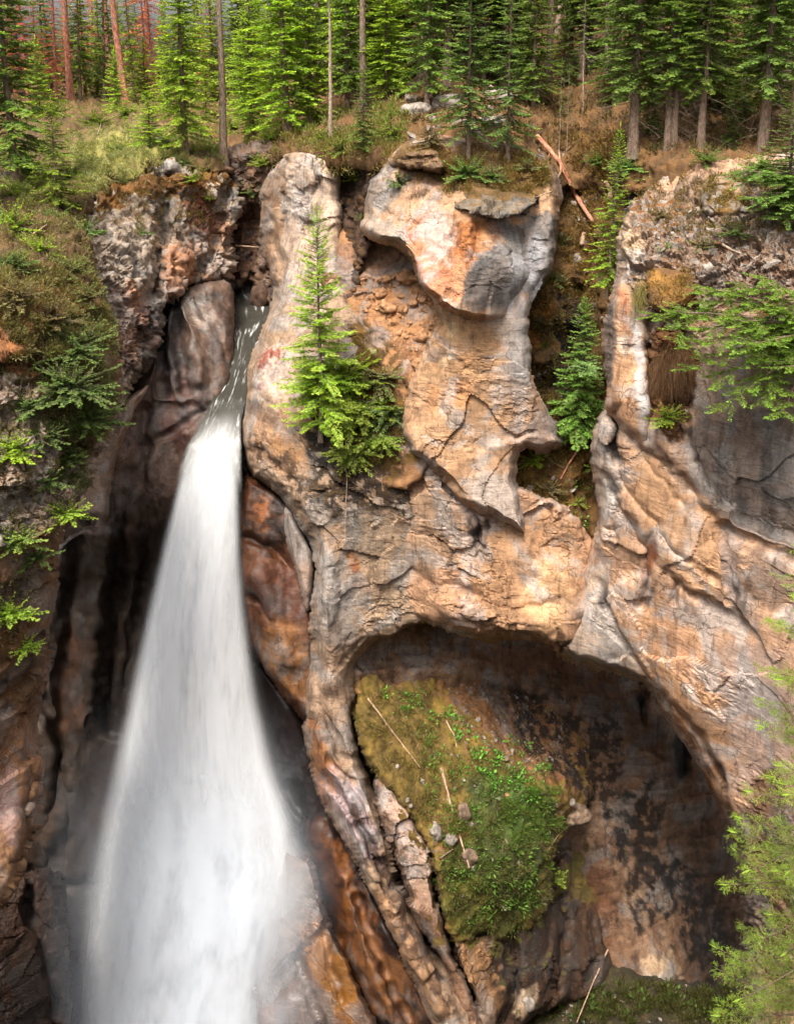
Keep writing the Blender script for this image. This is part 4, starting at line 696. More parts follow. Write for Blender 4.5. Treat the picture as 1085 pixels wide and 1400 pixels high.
# valley ground under and behind the viewpoint (closes the gorge)
def plain(name, V, Fc, col, mcol, moss):
    n = len(V); me = mesh_np(name, V, Fc, ROCK, {'Col': np.tile(lin(col)*ALB, (n, 1)), 'moss': np.full(n, moss), 'wet': np.full(n, .3), 'rug': np.full(n, .5), 'Mcol': np.tile(lin(mcol)*ALB, (n, 1))})
    o = link(name, me); o['kind'] = 'structure'; return o
gx = np.linspace(-90, 90, 91); gy = np.linspace(-60, 70, 66); GX, GY = np.meshgrid(gx, gy)
gz = -1.9-38*sstep(1.5, 7.5, GY+2*np.sin(GX*.15))+1.2*fbm(np.stack([GX*.12, GY*.12, GX*0], -1), 3, 4)*sstep(6, 9, np.abs(GY))
V = np.stack([GX, GY, gz], -1).reshape(-1, 3); I = np.arange(len(V)).reshape(GX.shape)
plain('canyon_bed', V, np.stack([I[:-1, :-1], I[:-1, 1:], I[1:, 1:], I[1:, :-1]], -1).reshape(-1, 4), '#5A4636', '#5A4A24', .3)
# ------------------------------------------------------------------ water
def water_mat(name, base, a_gain, streak, seed, rough=.5, emi=0, lo=.0, hi=1.):
    m, nt = newmat(name); n = N(nt)
    A = lambda k: n('ShaderNodeAttribute', attribute_name=k).outputs['Fac']
    u, s, al = A('u'), A('s'), A('alpha')
    cb = n('ShaderNodeCombineXYZ', {'X': u, 'Y': s, 'Z': float(seed)}).outputs[0]
    n1 = n.noise(n.map(cb, (5*streak, .45, 1)), 1.1, 3, .5, .2); n2 = n.noise(n.map(cb, (1.8, .28, 1)), 1.1, 3, .5)
    k = n.math('ADD', n.math('MULTIPLY', n1, .6), n.math('MULTIPLY', n2, .6))
    a = n.math('MULTIPLY', n.math('MULTIPLY', al, a_gain), n.ramp(k, .38, .72, lo, hi), clamp=True)
    c = n.mix(n.ramp(n2, .35, .65), tuple(x*.98 for x in base), base)
    c = n.mix(n.math('MULTIPLY', n.ramp(n1, .3, .5, 1, 0), .18), c, (base[0]*.62, base[1]*.70, base[2]*.82))
    p = n('ShaderNodeBsdfPrincipled', {'Base Color': c, 'Roughness': rough}); p.inputs['Specular IOR Level'].default_value = .2
    t = n('ShaderNodeBsdfTranslucent', {'Color': c}); mx = n('ShaderNodeMixShader', {0: .12}); nt.links.new(p.outputs[0], mx.inputs[1]); nt.links.new(t.outputs[0], mx.inputs[2])
    tr = n('ShaderNodeBsdfTransparent'); m2 = n('ShaderNodeMixShader', {0: a}); nt.links.new(tr.outputs[0], m2.inputs[1]); nt.links.new(mx.outputs[0], m2.inputs[2])
    n('ShaderNodeOutputMaterial', {'Surface': m2.outputs[0]}); return m
def veil(name, rows, dY, mat, widen=1., bulge=.5, wavy=.3, seed=0, edge=.35, parent=None, top=.13, fade=(9, 10)):
    """a falling curtain of water: rows = (left px, right px, py, distance)"""
    R_ = np.array(rows, float); nS, nU = 160, 48; t = np.linspace(0, 1, nS)
    tt = (R_[:, 2]-R_[0, 2])/(R_[-1, 2]-R_[0, 2])
    L, Rr, y, d = [np.interp(t, tt, R_[:, i]) for i in range(4)]
    for _ in range(6):
        for a in (L, Rr, d): a[1:-1] = (a[:-2]+2*a[1:-1]+a[2:])/4
    u = np.linspace(-1, 1, nU); C = (L+Rr)/2; H = (Rr-L)/2*widen
    PX = C[:, None]+H[:, None]*u[None]; PY = np.repeat(y[:, None], nU, 1)
    DD = d[:, None]+dY-bulge*np.sqrt(np.clip(1-u[None]**2, 0, 1))*np.linspace(.3, 1, nS)[:, None]
    DD = DD+wavy*perlin(np.stack([PX*.02, t[:, None]*2+0*PX, 0*PX+seed], -1), seed)
    V = W(PX, PY, DD).reshape(-1, 3)
    al = sstep(0, edge, 1-np.abs(u))[None]*sstep(0, top, t)[:, None]*(1-sstep(fade[0], fade[1], t))[:, None]
    I = np.arange(len(V)).reshape(nS, nU); Fc = np.stack([I[:-1, :-1], I[1:, :-1], I[1:, 1:], I[:-1, 1:]], -1).reshape(-1, 4)
    me = mesh_np(name, V, Fc, mat, {'u': np.repeat(u[None], nS, 0).ravel()*H.repeat(nU)/80, 's': np.repeat((t*20)[:, None], nU, 1).ravel(), 'alpha': al.ravel()})
    return link(name, me, parent)
FALL = [(296, 325, 556, 36.4), (276, 328, 585, 35.7), (252, 329, 615, 35.1), (238, 331, 660, 34.7), (222, 334, 720, 34.3), (205, 338, 790, 33.9), (184, 348, 870, 33.4), (163, 364, 960, 32.9), (140, 388, 1050, 32.4), (120, 420, 1130, 31.9), (104, 438, 1200, 31.5), (92, 434, 1280, 31.1), (84, 414, 1360, 30.7), (74, 402, 1470, 30.2), (70, 400, 1560, 30)]
WHITE = (.86, .875, .89)
fall = bpy.data.objects.new('waterfall', None); COLL.objects.link(fall); fall.location = (0, 0, 0)
fall['kind'] = 'structure'
veil('falling_water', FALL, .8, water_mat('water_core', (.90, .905, .915), 3.2, .7, 1, lo=.98), .92, .6, .35, 1, .55, fall)
veil('falling_water', FALL, .3, water_mat('water_mid', (.88, .885, .90), 1.1, .8, 4, lo=.55), .94, .7, .45, 2, .6, fall)
veil('falling_water', FALL, -.2, water_mat('water_veil', (.88, .885, .90), .75, 1.0, 8, lo=.3), 1.04, .7, .5, 3, .8, fall)
veil('falling_water', [(140, 370, 930, 32.6), (108, 405, 1080, 32), (88, 432, 1200, 31.4), (78, 424, 1300, 30.9), (66, 408, 1500, 30)], -.9, water_mat('spray', (.66, .71, .80), .75, .7, 12, lo=.6), 1.28, 1.0, .3, 5, .9, fall, top=.5)
# stream above the lip
m, nt = newmat('stream_water'); n = N(nt); co = n('ShaderNodeTexCoord').outputs['Object']
cb = n('ShaderNodeCombineXYZ', {'X': n('ShaderNodeAttribute', attribute_name='u').outputs['Fac'], 'Y': n('ShaderNodeAttribute', attribute_name='s').outputs['Fac'], 'Z': 2.}).outputs[0]
fo = n.noise(n.map(cb, (9, 1.2, 1)), 1., 7, .62, 1.1); f2 = n.noise(n.map(cb, (2.5, .8, 1)), 1.3, 4, .6, .8); att = n('ShaderNodeAttribute', attribute_name='foam').outputs['Fac']
foam = n.math('ADD', n.math('MULTIPLY', n.math('MULTIPLY', n.ramp(fo, .50, .72), n.ramp(f2, .40, .62)), .75), n.math('MULTIPLY', att, n.ramp(fo, .25, .6, .35, 1)), clamp=True)
c = n.mix(foam, (.035, .032, .026), (.80, .80, .78)); bp = n('ShaderNodeBump', {'Strength': .35, 'Distance': .1, 'Height': n.noise(n.map(co, (1.2, .6, 1)), 2.5, 3)})
p = n('ShaderNodeBsdfPrincipled', {'Base Color': c, 'Roughness': n.math('ADD', .42, n.math('MULTIPLY', foam, .6)), 'Normal': bp.outputs[0], 'IOR': 1.33}); p.inputs['Specular IOR Level'].default_value = .18
al = n('ShaderNodeAttribute', attribute_name='alpha').outputs['Fac']; tr = n('ShaderNodeBsdfTransparent'); m2 = n('ShaderNodeMixShader', {0: al}); nt.links.new(tr.outputs[0], m2.inputs[1]); nt.links.new(p.outputs[0], m2.inputs[2])
n('ShaderNodeOutputMaterial', {'Surface': m2.outputs[0]}); STREAM = m
SR = [(314, 345, 386, 48), (314, 347, 400, 46.3), (314, 376, 420, 44), (316, 372, 440, 42.4), (316, 362, 465, 40.8), (312, 350, 495, 39.2), (300, 342, 525, 37.9), (286, 338, 548, 37), (276, 331, 572, 36.4), (264, 330, 592, 35.9), (252, 331, 612, 35.5), (242, 331, 640, 35.3), (235, 333, 680, 35.05)]
R_ = np.array(SR, float); nS, nU = 110, 40; t = np.linspace(0, 1, nS); tt = (R_[:, 2]-386)/(680-386.)
L, Rr, d = [np.interp(t, tt, R_[:, i]) for i in (0, 1, 3)]; y = 386+t*(680-386)
u = np.linspace(0, 1, nU); PX = L[:, None]+(Rr-L)[:, None]*u; PY = np.repeat(y[:, None], nU, 1); DD = np.repeat(d[:, None], nU, 1)
V = W(PX, PY, DD); V[..., 2] += .06*fbm(V*np.array([1.2, .7, 1]), 3, 5)
tl = sstep(560, 650, PY)*.8+.8*sstep(398, 388, PY)
I = np.arange(nS*nU).reshape(nS, nU)
me = mesh_np('river_water', V.reshape(-1, 3), np.stack([I[:-1, :-1], I[1:, :-1], I[1:, 1:], I[:-1, 1:]], -1).reshape(-1, 4), STREAM, {'foam': np.clip(tl, 0, 1).ravel(), 'u': np.repeat(u[None], nS, 0).ravel(), 's': np.repeat((t*9)[:, None], nU, 1).ravel(), 'alpha': (sstep(680, 600, PY)*sstep(0, .12, u)[None]*sstep(1, .93, u)[None]).ravel()})
o = link('river_water', me); o['kind'] = 'structure'
# ------------------------------------------------------------------ vegetation
def tube_arrays(pts, rad, sides=7):
    pts = np.asarray(pts, float); rad = np.asarray(rad, float); n = len(pts); V = []; Fq = []
    tan = np.gradient(pts, axis=0); tan /= np.linalg.norm(tan, axis=1)[:, None]+1e-9
    ref = np.array([.3, .9, .1]) if abs(tan[0, 2]) > .7 else np.array([0, 0, 1.])
    a = np.cross(tan, ref); a /= np.linalg.norm(a, axis=1)[:, None]+1e-9; b = np.cross(tan, a)
    th = np.arange(sides)/sides*2*math.pi
    V = pts[:, None]+rad[:, None, None]*(np.cos(th)[None, :, None]*a[:, None]+np.sin(th)[None, :, None]*b[:, None])
    I = np.arange(n*sides).reshape(n, sides); J = np.roll(I, -1, 1)
    Fq = np.stack([I[:-1], J[:-1], J[1:], I[1:]], -1).reshape(-1, 4)
    V = V.reshape(-1, 3)
    V = np.r_[V, pts[:1], pts[-1:]]; k = n*sides
    capa = [[k, I[0, (j+1) % sides], I[0, j], I[0, j]] for j in range(0)]
    caps = []
    for j in range(0, sides-1, 2):
        caps.append([I[0, 0], I[0, j], I[0, min(j+1, sides-1)], I[0, (j+2) % sides]]) if 0 < j < sides-2 else None
    return V, Fq
def multi(parts):
    V = []; Fq = []; o = 0
    for v, f in parts: V.append(v); Fq.append(np.asarray(f)+o); o += len(v)
    return np.concatenate(V), np.concatenate(Fq)
def wobbly(p0, p1, n, amp, rs):
    t = np.linspace(0, 1, n)[:, None]; P = np.asarray(p0)*(1-t)+np.asarray(p1)*t
    d = np.cumsum(rs.randn(n, 3)*amp, 0); d -= d[0]+(d[-1]-d[0])*t; return P+d
class Leaves:
    def __init__(s, seed): s.rs = np.random.RandomState(seed); s.c = []; s.col = []
    def strips(s, base, dirs, length, width, col, jit=.12, droop=0.):
        """one narrow leaf blade or twig of needles per row"""
        n = len(base); rs = s.rs
        d = dirs/(np.linalg.norm(dirs, axis=1)[:, None]+1e-9)
        up = np.array([0, 0, 1.])+rs.randn(n, 3)*.55; sd = np.cross(d, up); sd /= np.linalg.norm(sd, axis=1)[:, None]+1e-9
        length = np.broadcast_to(length, n)[:, None]; width = np.broadcast_to(width, n)[:, None]
        tip = base+d*length+np.array([0, 0, -1.])*length*droop; mid = base+d*length*.45+np.array([0, 0, -1.])*length*droop*.15
        s.c.append(np.stack([base, mid+sd*width*.5, tip, mid-sd*width*.5], 1))
        c = np.asarray(col)[None]*(1+rs.randn(n, 1)*jit*1.4)*(1+rs.randn(n, 3)*jit*.4) if np.ndim(col) == 1 else col
        s.col.append(np.repeat(np.clip(c, .002, .95)[:, None], 4, 1))
    def bough(s, o, az, el, L, col, tcol, sp=.08, tl=.32, w=.055, droop=.35, up=.25, sub=True, needles=0):
        rs = s.rs; n = max(5, int(L/sp)); t = np.linspace(.10, 1, n)
        h = np.array([math.cos(az), math.sin(az), 0.]); zz = L*(math.tan(el)*t-droop*t**1.6*.6+up*t**3*.4)
        side = np.array([-h[1], h[0], 0]); bend = rs.randn()*.12
        P = o+h*(L*t)[:, None]+side*(bend*L*t*t)[:, None]+np.array([0, 0, 1.])*zz[:, None]
        s.last = P
        T = np.gradient(P, axis=0); T /= np.linalg.norm(T, axis=1)[:, None]
        for sg in (-1, 1):
            k = rs.rand(n) > .06
            ang = np.radians(52+rs.randn(n)*13); ln = (tl*(1-.62*t)*np.minimum(1, .35+t*2.2)*(.75+.5*rs.rand(n))*min(1, .35+L*.6))
            D = T*np.cos(ang)[:, None]+side*sg*np.sin(ang)[:, None]+np.array([0, 0, 1.])*(rs.randn(n)*.16-.08)[:, None]
            B = P+rs.randn(n, 3)*.008
            mixc = np.asarray(col)[None]*(1-t[:, None]**2*.8)+np.asarray(tcol)[None]*t[:, None]**2*.8
            c = mixc*(1+rs.randn(n, 1)*.16)*(1+rs.randn(n, 3)*.05)
            if needles:
                s.needles(B[k], D[k], ln[k], needles, w, c[k])
            else:
                s.strips(B[k], D[k], ln[k], w, c[k], droop=.12)
            if sub:
                for ff, sg2 in ((.30, 1), (.36, -1), (.6, 1), (.66, -1)):
                    B2 = B+D*(ln*ff)[:, None]; a2 = np.radians(42+rs.randn(n)*14)
                    perp = np.cross(D, np.array([0, 0, 1.])); D2 = D*np.cos(a2)[:, None]+perp*sg2*np.sin(a2)[:, None]+np.array([0, 0, 1.])*(rs.randn(n)*.15)[:, None]
                    kk = k & (rs.rand(n) > .12)
                    if needles: s.needles(B2[kk], D2[kk], ln[kk]*.5, max(6, needles//2), w, c[kk]*1.08)
                    else: s.strips(B2[kk], D2[kk], ln[kk]*(.52-.25*(ff-.3)), w*.85, c[kk]*1.08, droop=.1)
        s.strips(P[-2:-1], T[-2:-1], tl*.5, w, np.asarray(tcol)[None])
    def needles(s, B, D, ln, k, nl, c):
        rs = s.rs; n = len(B); D = D/(np.linalg.norm(D, axis=1)[:, None]+1e-9)
        t = np.tile(np.linspace(.02, 1, k), n); r = np.repeat(np.arange(n), k)
        b = B[r]+D[r]*(ln[r]*t)[:, None]; q = rs.randn(len(r), 3); q -= (q*D[r]).sum(1)[:, None]*D[r]; q /= np.linalg.norm(q, axis=1)[:, None]+1e-9
        d = D[r]*.75+q*.7; s.strips(b, d, nl*(.8+.4*rs.rand(len(r))), nl*.20, c[r]*(1+rs.randn(len(r), 1)*.12))
        s.strips(B, D, ln, .006, np.tile(np.array([[.16, .10, .05]]), (n, 1)))
    def mesh(s, name, mat):
        C = np.concatenate(s.c).reshape(-1, 3); K = np.concatenate(s.col).reshape(-1, 3)
        return mesh_np(name, C, np.arange(len(C)).reshape(-1, 4), mat, {'Col': K}, smooth=False)
G_BRIGHT = np.array([.165, .26, .020]); G_TIP = np.array([.32, .45, .035])
G_DARK = np.array([.066, .115, .018]); G_DTIP = np.array([.165, .24, .032])
G_BLUE = np.array([.085, .16, .036]); G_BTIP = np.array([.19, .30, .06])
G_YEL = np.array([.20, .26, .045]); G_YTIP = np.array([.34, .42, .07])
RED = np.array([.34, .10, .055]); REDT = np.array([.46, .17, .085])
def spruce(seed, H, R, z0, col, tip, nb=230, r0=.13, bark=None, dead=0, lean=0., sp=.085, tl=.34, w=.06, e0=-14, needles=0, sub=True, power=.75, droop=.35):
    rs = np.random.RandomState(seed); LV = Leaves(seed)
    ax = wobbly((0, 0, -.4), (lean*H, 0, H), 14, .015*H/10, rs); rad = r0*np.linspace(1, .06, 14)**.9; rad[0] *= 1.35; rad[1] *= 1.08
    at = lambda z: np.array([np.interp(z, ax[:, 2], ax[:, 0]), np.interp(z, ax[:, 2], ax[:, 1]), z])
    tr = [tube_arrays(ax, rad, 9)]; wood = []
    az = rs.rand()*6
    for i in range(nb):
        f = ((i+rs.rand())/nb)**.9; z = z0+(H*.985-z0)*f; az += 2.4+rs.randn()*.5
        L = R*((1-f)**power)*(.62+.5*rs.rand())*(1 if f > .06 else .75)+.10
        el = math.radians(e0+45*f+rs.randn()*7)
        LV.bough(at(z), az, el, L, col*(1+rs.randn()*.12), tip, sp=sp, tl=tl*min(1.2, .5+L*.5), w=w, needles=needles, sub=sub, droop=droop)
        if L > .35: wood.append(tube_arrays(np.r_[[at(z)], LV.last[::max(1, len(LV.last)//4)]], np.linspace(.018, .004, 1+len(LV.last[::max(1, len(LV.last)//4)])), 3))
    LV.strips(at(H)[None], np.array([[0, 0, 1.]]), .3, w, tip[None])
    for i in range(dead):
        z = .5+(max(z0, 1)*1.6)*rs.rand(); a = rs.rand()*6.28; L = R*(.25+.55*rs.rand()); d = np.array([math.cos(a), math.sin(a), -.25+.3*rs.rand()])
        P = wobbly(at(z), at(z)+d*L, 6, .02, rs); P[:, 2] -= np.linspace(0, 1, 6)**2*L*.2; wood.append(tube_arrays(P, np.linspace(.013, .003, 6), 3))
        for j in range(5):
            q = P[1+j % 5]; dd = d+rs.randn(3)*.7; wood.append(tube_arrays(np.array([q, q+dd*.12*L, q+dd*.25*L+np.array([0, 0, -.05])]), [.006, .004, .002], 3))
    tv = multi(tr+wood); wood = []; me_t = mesh_np('trunk', tv[0], tv[1], bark or BARK)
    wv = multi(wood) if wood else None
    return dict(trunk=me_t, crown=LV.mesh('crown', FOL), branches=mesh_np('branches', wv[0], wv[1], bark or BARK) if wv else None, H=H)
def place_tree(kind, name, proto, loc, s, rz, label, cat, group=None, tilt=(0, 0), sz=1.):
    r = bpy.data.objects.new(name, None); COLL.objects.link(r); r.location = loc; r.scale = (s, s, s*sz); r.rotation_euler = (tilt[0], tilt[1], rz); r.empty_display_size = .3
    tag(r, label, cat, group)
    for k in ('trunk', 'crown', 'branches'):
        if proto.get(k): link(k, proto[k], r)
    return r
PR = dict(
    bright=[spruce(11, 10.5, 1.55, .5, G_BRIGHT, G_TIP, 240, dead=14), spruce(12, 9.0, 1.35, .3, G_BRIGHT*.95, G_TIP, 220, dead=10)],
    green=[spruce(21, 11, 1.5, .8, G_DARK*1.5, G_DTIP*1.3, 230, dead=24), spruce(22, 9.5, 1.7, .6, G_DARK*1.3, G_DTIP*1.2, 220, dead=24)],
    blue=[spruce(31, 8.5, 1.55, 1.2, G_BLUE, G_BTIP, 150, dead=26, sp=.09, r0=.09), spruce(32, 9, 1.45, 1.0, G_BLUE*1.1, G_BTIP, 140, dead=22, r0=.09)],
    high=[spruce(41, 15, 2.3, 2.6, G_DARK*1.3, G_BTIP, 230, r0=.24, dead=46, tl=.42, w=.07), spruce(42, 16, 2.5, 3.4, G_DARK*1.2, G_DTIP, 230, r0=.22, dead=60, tl=.42, w=.07)],
    pole=[spruce(51, 16, 1.5, 9.5, G_DARK, G_DTIP, 70, r0=.15, dead=34, bark=BARKP), spruce(52, 15, 1.3, 8.5, G_DARK, G_DTIP, 70, r0=.19, dead=60)],
    thin=[spruce(56, 6, .55, 2.8, G_DARK, G_DTIP, 30, r0=.04, dead=22, bark=BARKP)],
    red=[spruce(61, 14, 1.5, 1.5, RED, REDT, 120, r0=.17, dead=40, bark=BARKR, sp=.10, w=.05), spruce(62, 13, 1.7, 2.5, RED*1.1, REDT*1.1, 90, r0=.16, dead=50, bark=BARKR, sp=.11, w=.05)],
    redpole=[spruce(64, 14, 1.2, 7.5, RED, REDT, 50, r0=.17, dead=40, bark=BARKR)],
    young=[spruce(71, 4.6, 1.15, .15, G_BRIGHT*1.15, G_TIP*1.15, 150, r0=.06, sp=.06, tl=.30, w=.045, e0=-8), spruce(72, 3.6, .95, .1, G_BRIGHT*.8, G_TIP*.8, 120, r0=.05, sp=.06, tl=.28, w=.045)],
    youngd=[spruce(75, 4.6, 1.0, .15, G_DARK*1.3, G_BTIP*.9, 140, r0=.06, sp=.06, tl=.30, w=.045)],
    far=[spruce(81, 13, 2.0, .6, G_DARK*1.2, G_DTIP, 120, r0=.18, sp=.15, tl=.5, w=.10, dead=20, sub=True), spruce(82, 12, 1.8, 1.5, G_DARK, G_DTIP*.9, 110, r0=.16, sp=.15, tl=.5, w=.10, dead=30)],
    farb=[spruce(85, 11, 1.8, .4, G_BRIGHT, G_TIP, 120, r0=.14, sp=.15, tl=.5, w=.10, dead=10)])
def ground(px, py, Y=None):
    h = surf_top(px, py)
    return h[0] if h is not None else Vector(W(px, py, Y or 40))
rnd = random.Random(7)
def tree(kind, i, px, py, hw, label, cat='spruce', name='spruce_tree', group=None, Y=None, tilt=(0, 0), sz=1., rz=None, on=None):
    p = PR[kind][i % len(PR[kind])]; g = (surf(on, px, py)[0] if on else ground(px, py)) if Y is None else Vector(W(px, py, Y))
    R0 = {'bright': 1.5, 'green': 1.6, 'blue': 1.5, 'high': 2.4, 'pole': 1.4, 'thin': .55, 'red': 1.6, 'redpole': 1.2, 'young': 1.1, 'youngd': 1.0, 'far': 1.9, 'farb': 1.8}[kind]
    s = hw*g.y/F/R0
    return place_tree(kind, name, p, g, s, rnd.random()*6.28 if rz is None else rz, label, cat, group, tilt, sz)
FF = 'forest_floor'
# left plateau
tree('green', 1, 22, 250, 72, 'dark green spruce filling the upper left corner, tallest at the left edge', on='left_bank', tilt=(0, .03))
tree('young', 1, 79, 288, 46, 'small spruce standing on the mossy left bank below the big corner spruce', on='left_bank', sz=.95)
tree('redpole', 0, 97, 137, 34, 'straight red trunk of a dead pine, leftmost of three red trunks', 'dead pine', 'dead_pine', on=FF)
tree('redpole', 0, 150, 134, 34, 'slender red trunk of a dead pine between the two other red trunks', 'dead pine', 'dead_pine', on=FF)
tree('redpole', 0, 174, 143, 38, 'leaning red trunk of a dead pine left of the bright spruce', 'dead pine', 'dead_pine', on=FF, tilt=(0, .075))
tree('red', 0, 116, 128, 30, 'rust red dead pine beside the leftmost red trunk', 'dead pine', 'dead_pine', on=FF)
tree('red', 1, 205, 128, 40, 'rust red dead pine behind the leaning red trunk', 'dead pine', 'dead_pine', on=FF)
tree('young', 0, 205, 205, 30, 'low bright yellow-green young spruce at the foot of the bright tall spruce', on='left_bank', sz=.6)
tree('bright', 0, 255, 212, 50, 'bright green tall spruce on the left rim above the gorge slot', on='left_bank')
tree('bright', 1, 200, 140, 26, 'pale green young spruce behind the leaning red trunk', on=FF, sz=.55)
tree('bright', 1, 135, 136, 26, 'small dark spruce between the first and second red trunks', on=FF, sz=.5)
tree('pole', 1, 306, 222, 42, 'dark bare trunk on the rim between two bright spruces', on='left_bank')
tree('bright', 1, 345, 190, 38, 'bright spruce standing right behind the gorge slot', on=FF)
tree('bright', 0, 398, 192, 58, 'leaning bright spruce with wide boughs above the pale rock pillar', on=FF, tilt=(0, -.09))
tree('bright', 1, 425, 175, 40, 'bright spruce between the leaning spruce and the pale bare trunk', on=FF)
tree('pole', 0, 452, 192, 28, 'pale straight bare trunk in the centre of the upper forest', 'pine', 'pine_tree', on=FF)
tree('pole', 1, 497, 152, 40, 'thick brown trunk with dead twigs right of the pale bare trunk', on=FF, sz=.9)
tree('green', 0, 475, 150, 44, 'green spruce behind the pale bare trunk', on=FF)
tree('youngd', 0, 500, 215, 26, 'young dark green spruce clinging to the cleft beside the pale pillar', on=FF, sz=.9)
tree('young', 1, 533, 196, 22, 'young spruce on the edge left of the central rock', on=FF, sz=.8)
tree('thin', 0, 527, 135, 10, 'thin dead leaning trunk in the middle of the upper forest', 'dead tree', 'dead_tree', on=FF, tilt=(0, .25))
tree('green', 0, 583, 150, 50, 'dark green spruce on the slope behind the central rock', on=FF)
tree('blue', 0, 640, 220, 52, 'blue green spruce on top of the central rock, left of its twin', on='central_wall')
tree('blue', 1, 695, 222, 46, 'blue green sparse spruce on top of the central rock, right of its twin', on='central_wall')
tree('green', 1, 727, 148, 36, 'dark trunked spruce just behind the right end of the central rock', on=FF)
tree('pole', 1, 750, 118, 36, 'bare trunk deep in the forest above the bare red log', on=FF)
tree('thin', 0, 796, 158, 16, 'thin trunk leaning in the shade above the mossy gully', on=FF, tilt=(0, .03), cat='spruce')
tree('thin', 0, 760, 217, 7, 'thin leafless sapling beside the red log, left of two', 'sapling', 'sapling', on=FF, sz=1.6)
tree('thin', 0, 772, 218, 7, 'thin leafless sapling beside the red log, right of two', 'sapling', 'sapling', on=FF, sz=1.7)
tree('high', 0, 866, 208, 72, 'spruce with long green boughs above the left end of the right cliff', on=FF, rz=2.)
tree('pole', 1, 912, 208, 40, 'slim brown trunk between two thicker trunks above the right cliff', on=FF)
tree('high', 1, 921, 205, 50, 'grey trunk standing close behind the slim brown trunk', on=FF)
tree('high', 1, 956, 207, 60, 'thick grey spruce trunk flaring at its foot above the right cliff', on=FF, rz=1.)
tree('high', 0, 1040, 205, 74, 'spruce with green boughs reaching out near the right edge', on=FF, rz=4.2)
tree('pole', 1, 1081, 207, 40, 'brown trunk at the very right edge of the forest', on=FF)
tree('youngd', 0, 1075, 300, 62, 'low dark spruce spreading on the right rim', on='right_cliff', sz=.55)
tree('green', 1, -40, 330, 60, 'spruce just outside the left edge of the upper bank', Y=33)
# forest behind
gb = 'forest trees in the background'
k = 0
for (a, b, py0, py1, n, kinds, lab, grp) in (
    (-60, 330, 124, 140, 40, ['farb', 'farb', 'far', 'red', 'red'], 'pale green tree far back in the bright upper left forest', 'far trees in the bright left forest'),
    (330, 560, 70, 150, 28, ['farb', 'far', 'bright', 'green'], 'green tree crowded behind the front row of the middle forest', 'crowded trees of the middle forest'),
    (560, 820, -20, 130, 26, ['far', 'far', 'pole', 'high', 'green'], 'dark tree in the deep shade behind the central rock', 'shaded trees behind the central rock'),
    (820, 1140, -10, 170, 26, ['far', 'high', 'pole', 'high', 'far'], 'dark tree in the deep shade behind the right rim', 'shaded trees behind the right rim')):
    for i in range(n):
        px = a+(b-a)*(i+rnd.random())/n; py = py0+(py1-py0)*rnd.random(); kd = rnd.choice(kinds); g, _, _ = surf(FF, px, py)
        hw = {'farb': 1.8, 'far': 1.9, 'red': 1.6, 'bright': 1.5, 'green': 1.6, 'pole': 1.4, 'high': 2.4}[kd]*F/g.y*(.8+.4*rnd.random())
        dead = kd == 'red'
        tree(kd, i, px, py, hw, ('rust red dead tree far back in the bright upper left forest' if dead else lab), 'dead pine' if dead else 'tree', 'dead_pine' if dead else 'forest_tree', group='far red trees' if dead else grp, on=FF, tilt=(rnd.uniform(-.05, .05), rnd.uniform(-.05, .05)), sz=rnd.uniform(.75, 1.25))

for i, (px, py, hw, kd) in enumerate([(590, 105, 26, 'young'), (620, 85, 24, 'youngd'), (680, 110, 26, 'youngd'), (710, 90, 26, 'youngd'), (770, 120, 24, 'youngd'), (800, 100, 26, 'youngd'), (835, 140, 28, 'youngd'), (885, 150, 28, 'youngd'), (940, 140, 26, 'youngd'), (985, 150, 30, 'youngd'), (1015, 165, 28, 'youngd'), (1065, 150, 30, 'youngd'), (1000, 195, 20, 'youngd'), (890, 190, 18, 'youngd'), (540, 120, 26, 'young'), (465, 130, 26, 'young'), (330, 160, 28, 'young'), (280, 165, 24, 'young'), (55, 165, 26, 'young'), (230, 160, 22, 'young'), (160, 158, 20, 'young')]):
    tree(kd, i, px, py, hw, 'low young spruce in the undergrowth between the forest trunks', 'young spruce', 'young_spruce', group='young spruces of the forest undergrowth')
# ---- shrubs and leaning trees
def shrub(name, px, py, R, hgt, n, col, tip, label, cat='shrub', on=None, seed=0, az=(0, 6.28), el=(5, 70), sp=.06, tl=.22, w=.045, droop=.3, needles=0, wood=True, off=.0, group=None, Y=None, bark=None, sub=True):
    if Y: g = Vector(W(px, py, Y)); nn = Vector((0, -1, 0))
    else:
        h = surf(on, px, py) if on else surf_top(px, py); g = h[0]; nn = h[1]
    r = bpy.data.objects.new(name, None); COLL.objects.link(r); r.location = g+nn*off; tag(r, label, cat, group)
    LV = Leaves(100+seed); rs = LV.rs; wd = []
    for i in range(n):
        a = az[0]+(az[1]-az[0])*rs.rand(); e = math.radians(el[0]+(el[1]-el[0])*rs.rand()); L = R*(.45+.6*rs.rand())*math.cos(e)**.5
        LV.bough(np.array([rs.randn()*.06*R, rs.randn()*.06*R, rs.rand()*hgt*.25]), a, min(e, 1.2), L*math.cos(e)+.05, col*(1+rs.randn()*.15), tip, sp=sp, tl=tl, w=w, droop=droop, needles=needles, sub=sub)
        st = max(1, len(LV.last)//5); q = np.r_[[[0, 0, -.05]], LV.last[::st]]; wd.append(tube_arrays(q, np.linspace(.02 if R > 1 else .010, .003, len(q)), 4))
    link('foliage', LV.mesh('foliage', FOL), r)
    if wood: v, f = multi(wd); link('stems', mesh_np('stems', v, f, bark or BARK), r)
    return r
GJ = np.array([.085, .135, .035]); GJT = np.array([.16, .24, .06]); GB = np.array([.12, .095, .04]); GBT = np.array([.20, .17, .065])
